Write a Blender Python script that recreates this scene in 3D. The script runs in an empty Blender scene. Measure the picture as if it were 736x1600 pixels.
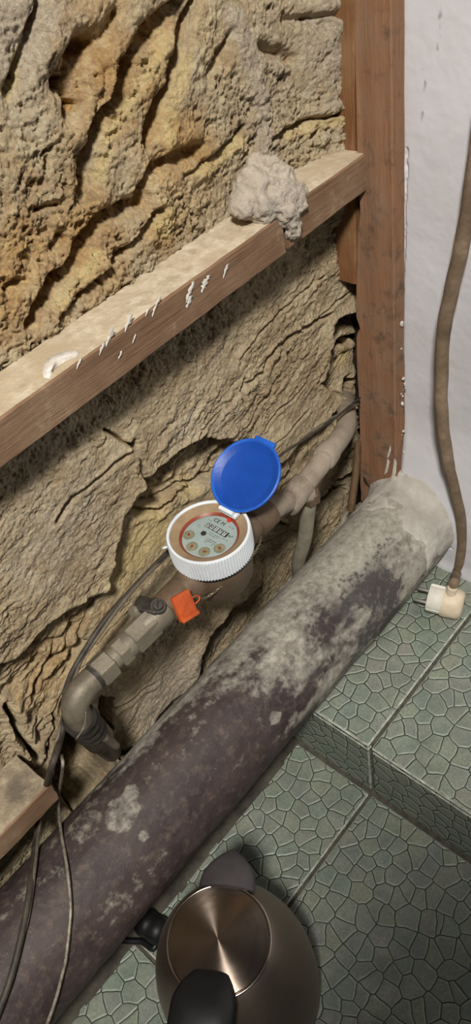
import bpy, bmesh, math, random
import numpy as np
from mathutils import Vector, Matrix

# ------------------------------------------------------------------ camera, world, lights
SC = bpy.context.scene
COL = SC.collection
FOC = 1250.0                                   # focal length for a 736 x 1600 frame
ROT = np.array([[0.6466493682, 0.6132645523, -0.4535980417],
                [-0.7477039993, 0.3919398495, -0.5360241449],
                [-0.1509414591, 0.6857767444, 0.7119880145]])
EYE = np.array([0.0, 0.0, 1.0])
cd = bpy.data.cameras.new('camera'); cam = bpy.data.objects.new('camera', cd); COL.objects.link(cam)
m4 = Matrix.Identity(4)
for i in range(3):
    for j in range(3): m4[i][j] = ROT[i][j]
    m4[i][3] = EYE[i]
cam.matrix_world = m4
cd.sensor_fit = 'VERTICAL'; cd.sensor_height = 36.0; cd.lens = FOC / 1600 * 36.0; cd.clip_start = 0.01
SC.camera = cam
SC.view_settings.view_transform = 'Standard'; SC.view_settings.look = 'None'
SC.view_settings.gamma = 1.0; SC.view_settings.use_curve_mapping = False
SC.view_settings.exposure = 0.0

W = bpy.data.worlds.new('world'); SC.world = W; W.use_nodes = True
W.node_tree.nodes['Background'].inputs[0].default_value = (0.80, 0.88, 1.0, 1)
W.node_tree.nodes['Background'].inputs[1].default_value = 0.055

def area(name, loc, target, size, power, color):
    l = bpy.data.lights.new(name, 'AREA'); l.energy = power; l.size = size; l.color = color
    o = bpy.data.objects.new(name, l); COL.objects.link(o); o.location = loc
    o.rotation_euler = (Vector(target) - Vector(loc)).to_track_quat('-Z', 'Y').to_euler()
    return o
area('ceiling_lamp', (-0.45, -0.38, 2.10), (0.40, 0.40, 0.3), 0.20, 50.0, (1.0, 0.95, 0.88))

# ------------------------------------------------------------------ helpers
random.seed(4); RNG = np.random.default_rng(4)
def ray(px, py):
    d = np.array([px - 368.0, -(py - 800.0), -FOC]); return ROT @ d
def on(px, py, ax, v):
    d = ray(px, py); return EYE + d * ((v - EYE[ax]) / d[ax])
onx = lambda p, v: on(p[0], p[1], 0, v)
ony = lambda p, v: on(p[0], p[1], 1, v)
onz = lambda p, v: on(p[0], p[1], 2, v)
def proj(P):
    q = (np.asarray(P) - EYE) @ ROT
    return np.stack([368 + q[..., 0] * FOC / -q[..., 2], 800 - q[..., 1] * FOC / -q[..., 2]], -1)
def srgb(r, g, b):
    f = lambda c: (c / 255 / 12.92) if c / 255 <= 0.04045 else ((c / 255 + 0.055) / 1.055) ** 2.4
    return (f(r), f(g), f(b), 1.0)

def _h(ix, iy, iz):
    n = (ix.astype(np.uint64) * np.uint64(73856093)) ^ (iy.astype(np.uint64) * np.uint64(19349663)) ^ (iz.astype(np.uint64) * np.uint64(83492791))
    n = (n ^ (n >> np.uint64(13))) * np.uint64(1274126177)
    n = n ^ (n >> np.uint64(16))
    n = (n * np.uint64(2246822519)) & np.uint64(0xFFFFFFFF)
    n = n ^ (n >> np.uint64(15))
    return (n & np.uint64(0xFFFF)).astype(np.float64) / 32767.5 - 1.0
def vnoise(x, y, z):
    x = np.asarray(x, float) + 1000.0; y = np.asarray(y, float) + 1000.0; z = np.asarray(z, float) + 1000.0
    x, y, z = np.broadcast_arrays(x, y, z)
    ix, iy, iz = np.floor(x), np.floor(y), np.floor(z)
    fx, fy, fz = x - ix, y - iy, z - iz
    s = lambda t: t * t * t * (t * (t * 6 - 15) + 10)
    fx, fy, fz = s(fx), s(fy), s(fz)
    ix, iy, iz = ix.astype(np.int64), iy.astype(np.int64), iz.astype(np.int64)
    r = 0
    for a in (0, 1):
        for b in (0, 1):
            for c in (0, 1):
                w = (fx if a else 1 - fx) * (fy if b else 1 - fy) * (fz if c else 1 - fz)
                r = r + w * _h(ix + a, iy + b, iz + c)
    return r
def fbm(x, y, z, oct=4, gain=0.5):
    r = 0; a = 1.0; t = 0
    for o in range(oct):
        k = 2.03 ** o
        r = r + a * vnoise(x * k + 17.3 * o, y * k - 9.1 * o, z * k + 4.7 * o); t += a; a *= gain
    return r / t
def sstep(a, b, x):
    t = np.clip((x - a) / (b - a), 0, 1); return t * t * (3 - 2 * t)
def worley(x, z, f, seed=0):
    x = x * f + 500.0; z = z * f + 500.0; ix, iz = np.floor(x), np.floor(z); best = np.full(x.shape, 9.0)
    for a in (-1, 0, 1):
        for b in (-1, 0, 1):
            jx, jz = (ix + a).astype(np.int64), (iz + b).astype(np.int64); k = np.full(jx.shape, seed, np.int64)
            ox = ix + a + 0.5 + 0.45 * _h(jx, jz, k); oz = iz + b + 0.5 + 0.45 * _h(jx, jz, k + 7)
            best = np.minimum(best, (x - ox) ** 2 + (z - oz) ** 2)
    return np.sqrt(best)
def poly_dist(X, Z, pts):
    d = np.full(X.shape, 1e9)
    for (x0, z0), (x1, z1) in zip(pts[:-1], pts[1:]):
        dx, dz = x1 - x0, z1 - z0; L = dx * dx + dz * dz + 1e-12
        t = np.clip(((X - x0) * dx + (Z - z0) * dz) / L, 0, 1)
        d = np.minimum(d, np.hypot(X - x0 - t * dx, Z - z0 - t * dz))
    return d
def inside(X, Z, poly):
    r = np.zeros(X.shape, bool); n = len(poly)
    for i in range(n):
        (x0, z0), (x1, z1) = poly[i], poly[(i + 1) % n]
        if z0 == z1: continue
        c = ((z0 > Z) != (z1 > Z)) & (X < (x1 - x0) * (Z - z0) / (z1 - z0) + x0)
        r ^= c
    return r
def bez(pts, n=8):
    """smooth Catmull-Rom polyline"""
    P = [np.array(p, float) for p in pts]; out = []
    P = [2 * P[0] - P[1]] + P + [2 * P[-1] - P[-2]]
    for i in range(1, len(P) - 2):
        for k in range(n):
            t = k / n
            out.append(0.5 * (2 * P[i] + (P[i + 1] - P[i - 1]) * t + (2 * P[i - 1] - 5 * P[i] + 4 * P[i + 1] - P[i + 2]) * t * t + (3 * P[i] - P[i - 1] - 3 * P[i + 1] + P[i + 2]) * t ** 3))
    out.append(P[-2]); return out

ORI = {}
def thing(name, label, cat, loc, group=None):
    o = bpy.data.objects.new(name, None); COL.objects.link(o); o.location = loc; o.empty_display_size = 0.02
    ORI[o.name] = np.array(loc, float); o['label'] = label; o['category'] = cat
    if group: o['group'] = group
    return o
def tag(o, label, cat, group=None):
    o['label'] = label; o['category'] = cat
    if group: o['group'] = group
    return o
def obj(name, V, F, mats, parent=None, smooth=True, mi=None, sharp=None, label=None, kind=None, attrs=None):
    """V world coordinates, F list of polygons or an (n,4) array; linked as ONE mesh object"""
    V = np.asarray(V, float)
    if parent is not None: o0 = ORI[parent.name]
    else:
        lo, hi = V.min(0), V.max(0); o0 = np.array([(lo[0] + hi[0]) / 2, (lo[1] + hi[1]) / 2, lo[2]])
    me = bpy.data.meshes.new(name)
    L = V - o0
    if isinstance(F, np.ndarray):
        n = len(F); k = F.shape[1]
        me.vertices.add(len(L)); me.vertices.foreach_set('co', L.astype(np.float32).ravel())
        me.loops.add(n * k); me.loops.foreach_set('vertex_index', F.astype(np.int32).ravel())
        me.polygons.add(n); me.polygons.foreach_set('loop_start', np.arange(0, n * k, k, dtype=np.int32))
        me.update(calc_edges=True)
    else:
        me.from_pydata([tuple(v) for v in L], [], [tuple(f) for f in F]); me.update()
    if not isinstance(mats, (list, tuple)): mats = [mats]
    for m in mats: me.materials.append(m)
    if mi is not None: me.polygons.foreach_set('material_index', np.asarray(mi, np.int32))
    if smooth: me.polygons.foreach_set('use_smooth', np.ones(len(me.polygons), bool))
    if sharp: me.set_sharp_from_angle(angle=math.radians(sharp))
    for k, a in (attrs or {}).items():
        at = me.attributes.new(k, 'FLOAT', 'POINT'); at.data.foreach_set('value', np.asarray(a, np.float32))
    o = bpy.data.objects.new(name, me); COL.objects.link(o)
    if parent is not None:
        o.parent = parent; ORI[o.name] = o0
    else:
        o.location = o0; ORI[o.name] = o0
    if label: o['label'] = label
    if kind: o['kind'] = kind
    return o
class MB:
    """collects solids into one mesh"""
    def __init__(s): s.V = []; s.F = []; s.M = []; s.n = 0
    def add(s, V, F, mat=0):
        s.V += [np.array(v, float) for v in V]
        s.F += [tuple(i + s.n for i in f) for f in F]; s.M += [mat] * len(F); s.n += len(V); return s
    def build(s, name, mats, parent=None, **k):
        return obj(name, np.array(s.V), s.F, mats, parent, mi=s.M, **k)
def frames(P):
    P = [np.array(p, float) for p in P]; T = []
    for i in range(len(P)):
        a = P[max(i - 1, 0)]; b = P[min(i + 1, len(P) - 1)]; t = b - a; T.append(t / (np.linalg.norm(t) + 1e-12))
    u = np.cross(T[0], [0, 0, 1.0])
    if np.linalg.norm(u) < 0.05: u = np.cross(T[0], [0, 1.0, 0])
    u /= np.linalg.norm(u); out = []
    for t in T:
        u = u - t * np.dot(u, t); u /= np.linalg.norm(u); out.append((t, u, np.cross(t, u)))
    return P, out
def tube(P, r, n=10, caps=True, secmod=None):
    P, fr = frames(P); V = []; F = []
    for i, (p, (t, u, v)) in enumerate(zip(P, fr)):
        ri = r[i] if hasattr(r, '__len__') else r
        for k in range(n):
            a = 2 * math.pi * k / n; q = ri * (secmod(i, a) if secmod else 1)
            V.append(p + q * (math.cos(a) * u + math.sin(a) * v))
    for i in range(len(P) - 1):
        for k in range(n):
            F.append((i * n + k, i * n + (k + 1) % n, (i + 1) * n + (k + 1) % n, (i + 1) * n + k))
    if caps:
        F.append(tuple(range(n - 1, -1, -1))); F.append(tuple(range((len(P) - 1) * n, len(P) * n)))
    return V, F
def lathe(prof, n, c, axis=(0, 0, 1), closed=False, rmod=None, up=None):
    """prof: list of (radius, height along axis); revolves about axis through c"""
    ax = np.array(axis, float); ax /= np.linalg.norm(ax)
    u = np.array(up, float) if up is not None else (np.cross(ax, [0, 0, 1.0]) if abs(ax[2]) < 0.9 else np.array([1.0, 0, 0]))
    u = u - ax * np.dot(u, ax); u /= np.linalg.norm(u); v = np.cross(ax, u); c = np.array(c, float); V = []; F = []
    m = len(prof)
    for j, (r, h) in enumerate(prof):
        for k in range(n):
            a = 2 * math.pi * k / n; rr = r * (rmod(j, a) if rmod else 1.0)
            V.append(c + ax * h + rr * (math.cos(a) * u + math.sin(a) * v))
    for j in range(m if closed else m - 1):
        j2 = (j + 1) % m
        for k in range(n):
            F.append((j * n + k, j * n + (k + 1) % n, j2 * n + (k + 1) % n, j2 * n + k))
    if not closed:
        if prof[0][0] > 0: F.append(tuple(range(n - 1, -1, -1)))
        if prof[-1][0] > 0: F.append(tuple(range((m - 1) * n, m * n)))
    return V, F
def box(lo, hi, M=None):
    V = [np.array((x, y, z), float) for x in (lo[0], hi[0]) for y in (lo[1], hi[1]) for z in (lo[2], hi[2])]
    if M is not None: V = [M @ v if isinstance(M, np.ndarray) else np.array(M @ Vector(v)) for v in V]
    return V, [(0, 1, 3, 2), (4, 6, 7, 5), (0, 4, 5, 1), (2, 3, 7, 6), (0, 2, 6, 4), (1, 5, 7, 3)]
def bevbox(lo, hi, b, M=None, seg=2):
    bm = bmesh.new(); bmesh.ops.create_cube(bm, size=1.0)
    for v in bm.verts:
        v.co = Vector([lo[i] + (v.co[i] + 0.5) * (hi[i] - lo[i]) for i in range(3)])
    bmesh.ops.bevel(bm, geom=bm.edges[:], offset=b, segments=seg, profile=0.5, affect='EDGES', clamp_overlap=True)
    bm.verts.index_update()
    V = [np.array(v.co) if M is None else np.array(M @ v.co) for v in bm.verts]; F = [tuple(v.index for v in f.verts) for f in bm.faces]
    bm.free(); return V, F
def blob(balls, voxel, namp, nscale, seed=0.0):
    """lumpy solid: overlapping ellipsoids fused by a voxel remesh, then roughened"""
    bm = bmesh.new()
    for c, r in balls:
        s = r if hasattr(r, '__len__') else (r, r, r)
        bmesh.ops.create_icosphere(bm, subdivisions=3, radius=1.0, matrix=Matrix.Translation(c) @ Matrix.Diagonal((*s, 1)))
    me = bpy.data.meshes.new('tmp'); bm.to_mesh(me); bm.free()
    o = bpy.data.objects.new('tmp', me); COL.objects.link(o)
    md = o.modifiers.new('r', 'REMESH'); md.mode = 'VOXEL'; md.voxel_size = voxel
    dg = bpy.context.evaluated_depsgraph_get(); e = o.evaluated_get(dg); m2 = e.to_mesh()
    n = len(m2.vertices); V = np.zeros(n * 3); m2.vertices.foreach_get('co', V); V = V.reshape(-1, 3)
    N = np.zeros(n * 3); m2.vertices.foreach_get('normal', N); N = N.reshape(-1, 3)
    F = [tuple(p.vertices) for p in m2.polygons]; e.to_mesh_clear()
    bpy.data.objects.remove(o); bpy.data.meshes.remove(me)
    d = fbm(V[:, 0] * nscale + seed, V[:, 1] * nscale, V[:, 2] * nscale, 5, 0.6)
    return V + N * (d * namp)[:, None], F

# ------------------------------------------------------------------ materials
def mat(name, base, rough=0.8, metal=0.0, spec=0.5):
    m = bpy.data.materials.new(name); m.use_nodes = True; b = m.node_tree.nodes['Principled BSDF']
    b.inputs['Base Color'].default_value = base; b.inputs['Roughness'].default_value = rough
    b.inputs['Metallic'].default_value = metal; b.inputs['Specular IOR Level'].default_value = spec
    return m
class NT:
    def __init__(s, m): s.t = m.node_tree; s.b = s.t.nodes['Principled BSDF']
    def n(s, typ, **kw):
        x = s.t.nodes.new(typ)
        for k, v in kw.items():
            if k.startswith('i_'): x.inputs[k[2:].replace('_', ' ')].default_value = v
            else: setattr(x, k, v)
        return x
    def l(s, a, b): s.t.links.new(a, b)
    def coord(s, scale=(1, 1, 1), kind='Object', loc=(0, 0, 0), rot=(0, 0, 0)):
        c = s.n('ShaderNodeTexCoord'); mp = s.n('ShaderNodeMapping'); mp.inputs['Scale'].default_value = scale
        mp.inputs['Location'].default_value = loc; mp.inputs['Rotation'].default_value = rot
        s.l(c.outputs[kind], mp.inputs[0]); return mp.outputs[0]
    def noise(s, vec, scale, detail=6, rough=0.6, dist=0.0):
        x = s.n('ShaderNodeTexNoise'); x.inputs['Scale'].default_value = scale; x.inputs['Detail'].default_value = detail
        x.inputs['Roughness'].default_value = rough; x.inputs['Distortion'].default_value = dist
        s.l(vec, x.inputs['Vector']); return x.outputs['Fac']
    def ramp(s, fac, stops, interp='LINEAR'):
        x = s.n('ShaderNodeValToRGB'); r = x.color_ramp; r.interpolation = interp
        while len(r.elements) < len(stops): r.elements.new(0.5)
        for e, (p, c) in zip(r.elements, stops): e.position = p; e.color = c if hasattr(c, '__len__') else (c, c, c, 1)
        s.l(fac, x.inputs[0]); return x.outputs[0]
    def mix(s, f, a, b, mode='MIX'):
        x = s.n('ShaderNodeMix', data_type='RGBA', blend_type=mode)
        for sock, v in ((x.inputs[0], f), (x.inputs[6], a), (x.inputs[7], b)):
            if hasattr(v, 'is_linked'): s.l(v, sock)
            else: sock.default_value = v
        return x.outputs[2]
    def math(s, op, a, b=0.0, clamp=False):
        x = s.n('ShaderNodeMath', operation=op); x.use_clamp = clamp
        for sock, v in ((x.inputs[0], a), (x.inputs[1], b)):
            if hasattr(v, 'is_linked'): s.l(v, sock)
            else: sock.default_value = v
        return x.outputs[0]
    def attr(s, name): return s.n('ShaderNodeAttribute', attribute_name=name).outputs['Fac']
    def color(s, c): s.l(c, s.b.inputs['Base Color'])
    def rough(s, c): s.l(c, s.b.inputs['Roughness'])
    def bump(s, h, strength, dist):
        x = s.n('ShaderNodeBump'); x.inputs['Strength'].default_value = strength; x.inputs['Distance'].default_value = dist
        s.l(h, x.inputs['Height']); s.l(x.outputs[0], s.b.inputs['Normal'])

def noisy(name, c1, c2, scale, rough=0.85, bump=0.0, bscale=None, stretch=(1, 1, 1), metal=0.0, lo=0.35, hi=0.65, c3=None, spec=0.4, s3=9):
    m = mat(name, c1, rough, metal, spec); t = NT(m); v = t.coord(stretch)
    c = t.mix(t.ramp(t.noise(v, scale, 8, 0.65), [(lo, 0.0), (hi, 1.0)]), c1, c2)
    if c3 is not None: c = t.mix(t.ramp(t.noise(v, scale / s3, 6, 0.6), [(0.42, 0.0), (0.62, 1.0)]), c, c3)
    t.color(c)
    if bump: t.bump(t.noise(v, bscale or scale * 2, 8, 0.7), 1.0, bump)
    return m

# stone: pale limestone, ochre where the attribute says so, grey lime dust and mortar
def stone_material():
    m = mat('limestone', (0.5, 0.4, 0.27, 1), 0.95, 0, 0.15); t = NT(m); v = t.coord()
    n1 = t.noise(v, 14, 8, 0.68); n2 = t.noise(v, 70, 8, 0.7); n3 = t.noise(v, 260, 5, 0.7)
    pale = t.mix(t.ramp(n2, [(0.32, 0.0), (0.68, 1.0)]), srgb(200, 182, 152), srgb(234, 220, 192))
    pale = t.mix(t.ramp(n1, [(0.4, 0.0), (0.62, 0.7)]), pale, srgb(168, 150, 122))
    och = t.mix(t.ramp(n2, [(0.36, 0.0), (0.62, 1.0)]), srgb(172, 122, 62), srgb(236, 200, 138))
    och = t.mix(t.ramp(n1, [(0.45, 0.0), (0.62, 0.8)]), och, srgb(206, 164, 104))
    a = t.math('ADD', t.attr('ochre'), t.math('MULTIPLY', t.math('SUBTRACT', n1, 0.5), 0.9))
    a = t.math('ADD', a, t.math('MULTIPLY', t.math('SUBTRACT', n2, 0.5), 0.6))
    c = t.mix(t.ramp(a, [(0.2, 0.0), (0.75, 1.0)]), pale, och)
    g = t.math('ADD', t.attr('dust'), t.math('MULTIPLY', t.math('SUBTRACT', n2, 0.5), 1.3))
    grey = t.mix(n3, srgb(178, 165, 148), srgb(224, 213, 196))
    c = t.mix(t.ramp(g, [(0.3, 0.0), (0.8, 0.9)]), c, grey)
    fr = t.math('ADD', t.attr('cream_tint'), t.math('MULTIPLY', t.math('SUBTRACT', n2, 0.5), 0.9))
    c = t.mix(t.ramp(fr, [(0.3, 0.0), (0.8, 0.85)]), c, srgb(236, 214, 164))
    hollow_shade = t.math('ADD', t.attr('hollow_shade'), t.math('MULTIPLY', t.math('SUBTRACT', n1, 0.5), 0.8))
    c = t.mix(t.ramp(hollow_shade, [(0.4, 0.0), (1.0, 0.75)]), c, srgb(74, 58, 42))
    c = t.mix(0.34, c, t.ramp(n3, [(0.34, srgb(104, 88, 70)), (0.62, srgb(240, 228, 206))]), 'OVERLAY')
    t.color(c)
    h = t.math('ADD', t.math('MULTIPLY', t.noise(v, 420, 8, 0.75), 0.8), t.noise(v, 160, 6, 0.7))
    t.bump(h, 1.0, 0.0048)
    return m
M_STONE = stone_material()
M_DARK = noisy('dark_mortar', srgb(70, 58, 44), srgb(40, 32, 25), 60, 0.95)
M_MORTAR = noisy('grey_mortar', srgb(204, 193, 178), srgb(172, 161, 146), 90, 0.95, 0.003, 220, c3=srgb(190, 178, 160))
M_PLASTER_W = noisy('white_flaky_plaster', srgb(218, 214, 208), srgb(190, 182, 172), 60, 0.9, 0.002, 150)
M_PAINT = noisy('dried_white_paint', srgb(226, 222, 214), srgb(196, 188, 176), 120, 0.7, 0.0008, 300)

def wood_material(name, c1, c2, c3, grain=(6, 90, 90), dust=None, dustlo=0.5, dusthi=0.6):
    m = mat(name, c1, 0.85, 0, 0.2); t = NT(m); v = t.coord(grain); w = t.coord()
    g = t.noise(v, 3.0, 8, 0.65, 0.6); big = t.noise(w, 18, 6, 0.6); fine = t.noise(v, 14, 6, 0.7)
    c = t.mix(t.ramp(g, [(0.35, 0.0), (0.65, 1.0)]), c1, c2)
    c = t.mix(t.ramp(big, [(0.42, 0.0), (0.66, 0.85)]), c, c3)
    if dust is not None:
        c = t.mix(t.ramp(t.math('ADD', t.noise(w, 55, 8, 0.7), t.math('MULTIPLY', t.math('SUBTRACT', big, 0.5), 0.5)), [(dustlo, 0.0), (dusthi, 1.0)]), c, dust)
    t.color(c); t.bump(t.math('ADD', g, t.math('MULTIPLY', fine, 0.6)), 0.8, 0.0016)
    return m
M_BAT = wood_material('brown_rough_batten', srgb(140, 110, 86), srgb(114, 88, 67), srgb(150, 124, 100), dust=srgb(172, 150, 122), dustlo=0.60, dusthi=0.78)
M_BATTOP = noisy('dusty_batten_top', srgb(216, 204, 180), srgb(178, 160, 134), 80, 0.95, 0.0014, 260, c3=srgb(186, 168, 140), s3=5)
M_BOARD = wood_material('brown_board', srgb(154, 114, 86), srgb(138, 101, 76), srgb(142, 117, 97), grain=(90, 90, 6), dust=srgb(94, 76, 62), dustlo=0.52, dusthi=0.74)
M_LATH = wood_material('pale_brown_lath', srgb(140, 96, 62), srgb(112, 76, 48), srgb(150, 116, 84), grain=(90, 90, 6))
M_STICK = wood_material('old_stick', srgb(116, 92, 68), srgb(92, 70, 50), srgb(128, 106, 82), grain=(90, 90, 6))

def pipe_material():
    m = mat('soil_pipe_iron', srgb(66, 52, 50), 0.62, 0, 0.35); t = NT(m); v = t.coord()
    n1 = t.noise(v, 22, 8, 0.65); n2 = t.noise(v, 110, 8, 0.7); n3 = t.noise(v, 420, 4, 0.7)
    c = t.mix(t.ramp(n1, [(0.36, 0.0), (0.64, 1.0)]), srgb(56, 47, 48), srgb(76, 65, 62))
    c = t.mix(t.ramp(n2, [(0.5, 0.0), (0.72, 0.7)]), c, srgb(110, 96, 84))
    d = t.math('ADD', t.attr('dust'), t.math('MULTIPLY', t.math('SUBTRACT', n2, 0.5), 0.8))
    d = t.math('ADD', d, t.math('MULTIPLY', t.math('SUBTRACT', n1, 0.5), 0.7))
    dust = t.mix(t.ramp(n2, [(0.35, 0.0), (0.65, 1.0)]), srgb(134, 129, 118), srgb(178, 174, 162))
    c = t.mix(t.ramp(d, [(0.30, 0.0), (0.52, 0.55), (0.85, 1.0)]), c, dust)
    bl = t.math('ADD', t.attr('tar'), t.math('ADD', t.math('MULTIPLY', t.math('SUBTRACT', n2, 0.5), 1.9), t.math('MULTIPLY', t.math('SUBTRACT', n1, 0.5), 1.2)))
    c = t.mix(t.ramp(bl, [(0.40, 0.0), (0.75, 0.9)]), c, srgb(56, 52, 54))
    c = t.mix(t.ramp(n3, [(0.70, 0.0), (0.76, 0.8)]), c, srgb(176, 164, 146))
    t.color(c); t.rough(t.ramp(d, [(0.4, 0.55), (0.6, 0.92)]))
    t.bump(t.math('ADD', n2, t.math('MULTIPLY', n3, 0.4)), 0.7, 0.0012)
    return m
M_PIPE = pipe_material()

def white_wall_material():
    m = mat('white_plaster', srgb(214, 214, 218), 0.8, 0, 0.3); t = NT(m); v = t.coord()
    n1 = t.noise(v, 9, 6, 0.6); n2 = t.noise(v, 60, 7, 0.7)
    c = t.mix(t.ramp(n1, [(0.35, 0.0), (0.7, 1.0)]), srgb(212, 212, 218), srgb(200, 198, 200))
    c = t.mix(t.ramp(n2, [(0.62, 0.0), (0.80, 0.5)]), c, srgb(170, 160, 150))
    d = t.math('ADD', t.attr('dirt'), t.math('MULTIPLY', t.math('SUBTRACT', n2, 0.5), 0.8))
    c = t.mix(t.ramp(d, [(0.35, 0.0), (0.75, 0.85)]), c, srgb(96, 84, 76))
    t.color(c); t.bump(n2, 0.5, 0.0006); return m
M_WHITE = white_wall_material()

def tile_material(name='crazy_paving_tile', upright=False):
    m = mat(name, srgb(120, 130, 118), 0.45, 0, 0.45); t = NT(m)
    v0 = t.coord()
    if upright:
        sx = t.n('ShaderNodeSeparateXYZ'); cb = t.n('ShaderNodeCombineXYZ'); t.l(v0, sx.inputs[0])
        t.l(sx.outputs[2], cb.inputs[0]); t.l(sx.outputs[1], cb.inputs[1]); v0 = cb.outputs[0]
    w = t.n('ShaderNodeTexNoise'); w.inputs['Scale'].default_value = 38; w.inputs['Detail'].default_value = 2; t.l(v0, w.inputs['Vector'])
    vm = t.n('ShaderNodeVectorMath', operation='SCALE'); vm.inputs[3].default_value = 0.008; t.l(w.outputs['Color'], vm.inputs[0])
    va = t.n('ShaderNodeVectorMath', operation='ADD'); t.l(v0, va.inputs[0]); t.l(vm.outputs[0], va.inputs[1])
    vo = t.n('ShaderNodeTexVoronoi', feature='DISTANCE_TO_EDGE', voronoi_dimensions='2D'); vo.inputs['Scale'].default_value = 50; vo.inputs['Randomness'].default_value = 0.80
    t.l(va.outputs[0], vo.inputs['Vector']); e = vo.outputs['Distance']
    vc = t.n('ShaderNodeTexVoronoi', feature='F1', voronoi_dimensions='2D'); vc.inputs['Scale'].default_value = 50; vc.inputs['Randomness'].default_value = 0.80; t.l(va.outputs[0], vc.inputs['Vector'])
    n1 = t.noise(v0, 26, 6, 0.6); n2 = t.noise(v0, 420, 4, 0.7)
    c = t.mix(t.ramp(n1, [(0.35, 0.0), (0.65, 1.0)]), srgb(122, 130, 122), srgb(146, 150, 136))
    c = t.mix(0.07, c, vc.outputs['Color'], 'SOFT_LIGHT')
    c = t.mix(t.ramp(n2, [(0.35, 0.0), (0.7, 0.7)]), c, srgb(86, 96, 84))
    rim = t.ramp(e, [(0.02, 0.0), (0.05, 1.0), (0.08, 1.0), (0.14, 0.0)])
    c = t.mix(t.math('MULTIPLY', rim, 0.35), c, srgb(176, 184, 164))
    c = t.mix(t.ramp(e, [(0.018, 1.0), (0.038, 0.0)]), c, srgb(26, 42, 40))
    dirt = t.noise(v0, 12, 7, 0.7)
    c = t.mix(t.ramp(dirt, [(0.56, 0.0), (0.75, 0.55)]), c, srgb(78, 74, 62))
    t.color(c); t.rough(t.ramp(n1, [(0.3, 0.42), (0.7, 0.62)]))
    t.bump(t.math('ADD', t.ramp(e, [(0.02, 0.0), (0.12, 1.0)]), t.math('MULTIPLY', n2, 0.12)), 0.8, 0.0012)
    return m
M_TILE = tile_material(); M_RISER = tile_material('crazy_paving_riser_tile', True)
M_TILEEDGE = noisy('worn_tile_edge', srgb(200, 202, 190), srgb(128, 132, 120), 140, 0.6)
M_GROUT = noisy('grout', srgb(92, 90, 80), srgb(64, 62, 56), 90, 0.95, 0.001)
M_CONC = noisy('dirty_concrete', srgb(90, 86, 76), srgb(58, 55, 49), 40, 0.95, 0.002, 120)

M_FIT = noisy('dull_grey_metal_fitting', srgb(112, 103, 89), srgb(80, 73, 62), 110, 0.42, 0.0006, 300, metal=0.3, c3=srgb(134, 126, 110))
M_FITD = noisy('dark_grey_sealing_tape', srgb(66, 62, 56), srgb(46, 43, 39), 110, 0.4, 0.0006, 300, metal=0.1)
M_BRASS = noisy('tarnished_brass', srgb(116, 96, 76), srgb(88, 72, 58), 70, 0.55, 0.0005, 300, metal=0.25, c3=srgb(104, 90, 76))
M_GPAINT = noisy('dirty_grey_painted_pipe', srgb(150, 138, 122), srgb(118, 106, 92), 70, 0.75, 0.001, 200, c3=srgb(164, 152, 136))
M_HOSE = noisy('grey_hose', srgb(150, 144, 128), srgb(126, 120, 106), 60, 0.65)
M_RING = noisy('white_plastic_ring', srgb(232, 238, 242), srgb(216, 222, 228), 40, 0.4, spec=0.5)
M_BEZ = noisy('brown_bezel', srgb(160, 138, 108), srgb(142, 120, 94), 90, 0.35)
M_RED = mat('red_gasket', srgb(158, 66, 48), 0.4)
M_REDDOT = mat('bright_red_plastic', srgb(226, 52, 34), 0.4)
M_DIAL = noisy('pale_blue_grey_dial', srgb(190, 204, 208), srgb(176, 190, 194), 60, 0.5)
M_INK = mat('dark_ink', srgb(34, 36, 42), 0.6)
M_INKL = mat('grey_ink', srgb(120, 132, 138), 0.6)
M_SUB = noisy('subdial_face', srgb(176, 172, 150), srgb(140, 134, 112), 300, 0.5)
M_BLUE = noisy('blue_plastic', srgb(20, 76, 172), srgb(16, 66, 154), 30, 0.38, 0.0002, 200, spec=0.5)
M_BLUER = noisy('lighter_blue_plastic', srgb(44, 106, 204), srgb(30, 90, 190), 60, 0.35)
M_ORANGE = noisy('orange_seal_plastic', srgb(196, 90, 42), srgb(172, 70, 30), 140, 0.4, 0.0005, 300)
M_WIRE = mat('twisted_steel_wire', srgb(150, 140, 116), 0.35, 0.8)
M_BLACKC = noisy('black_dusty_cable', srgb(46, 42, 38), srgb(74, 66, 56), 80, 0.6)
M_GREYC = noisy('grey_dusty_cable', srgb(112, 102, 88), srgb(84, 76, 64), 80, 0.7)
M_LIGHTC = noisy('bare_grey_wire', srgb(166, 156, 140), srgb(92, 84, 74), 120, 0.45, metal=0.2)
M_CORD = noisy('dirty_beige_cord', srgb(150, 130, 108), srgb(116, 98, 78), 60, 0.75, 0.0008, 160, c3=srgb(92, 76, 60))
M_PLUG = noisy('cream_plastic_plug', srgb(222, 208, 184), srgb(204, 188, 162), 60, 0.5)
M_PLUGF = noisy('white_plastic_plug_face', srgb(224, 222, 210), srgb(206, 202, 188), 60, 0.5)
M_GROOVE = mat('plug_slot_dark', srgb(64, 66, 62), 0.7)
M_PIN = mat('nickel_pin', srgb(150, 146, 140), 0.5, 0.6)

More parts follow.
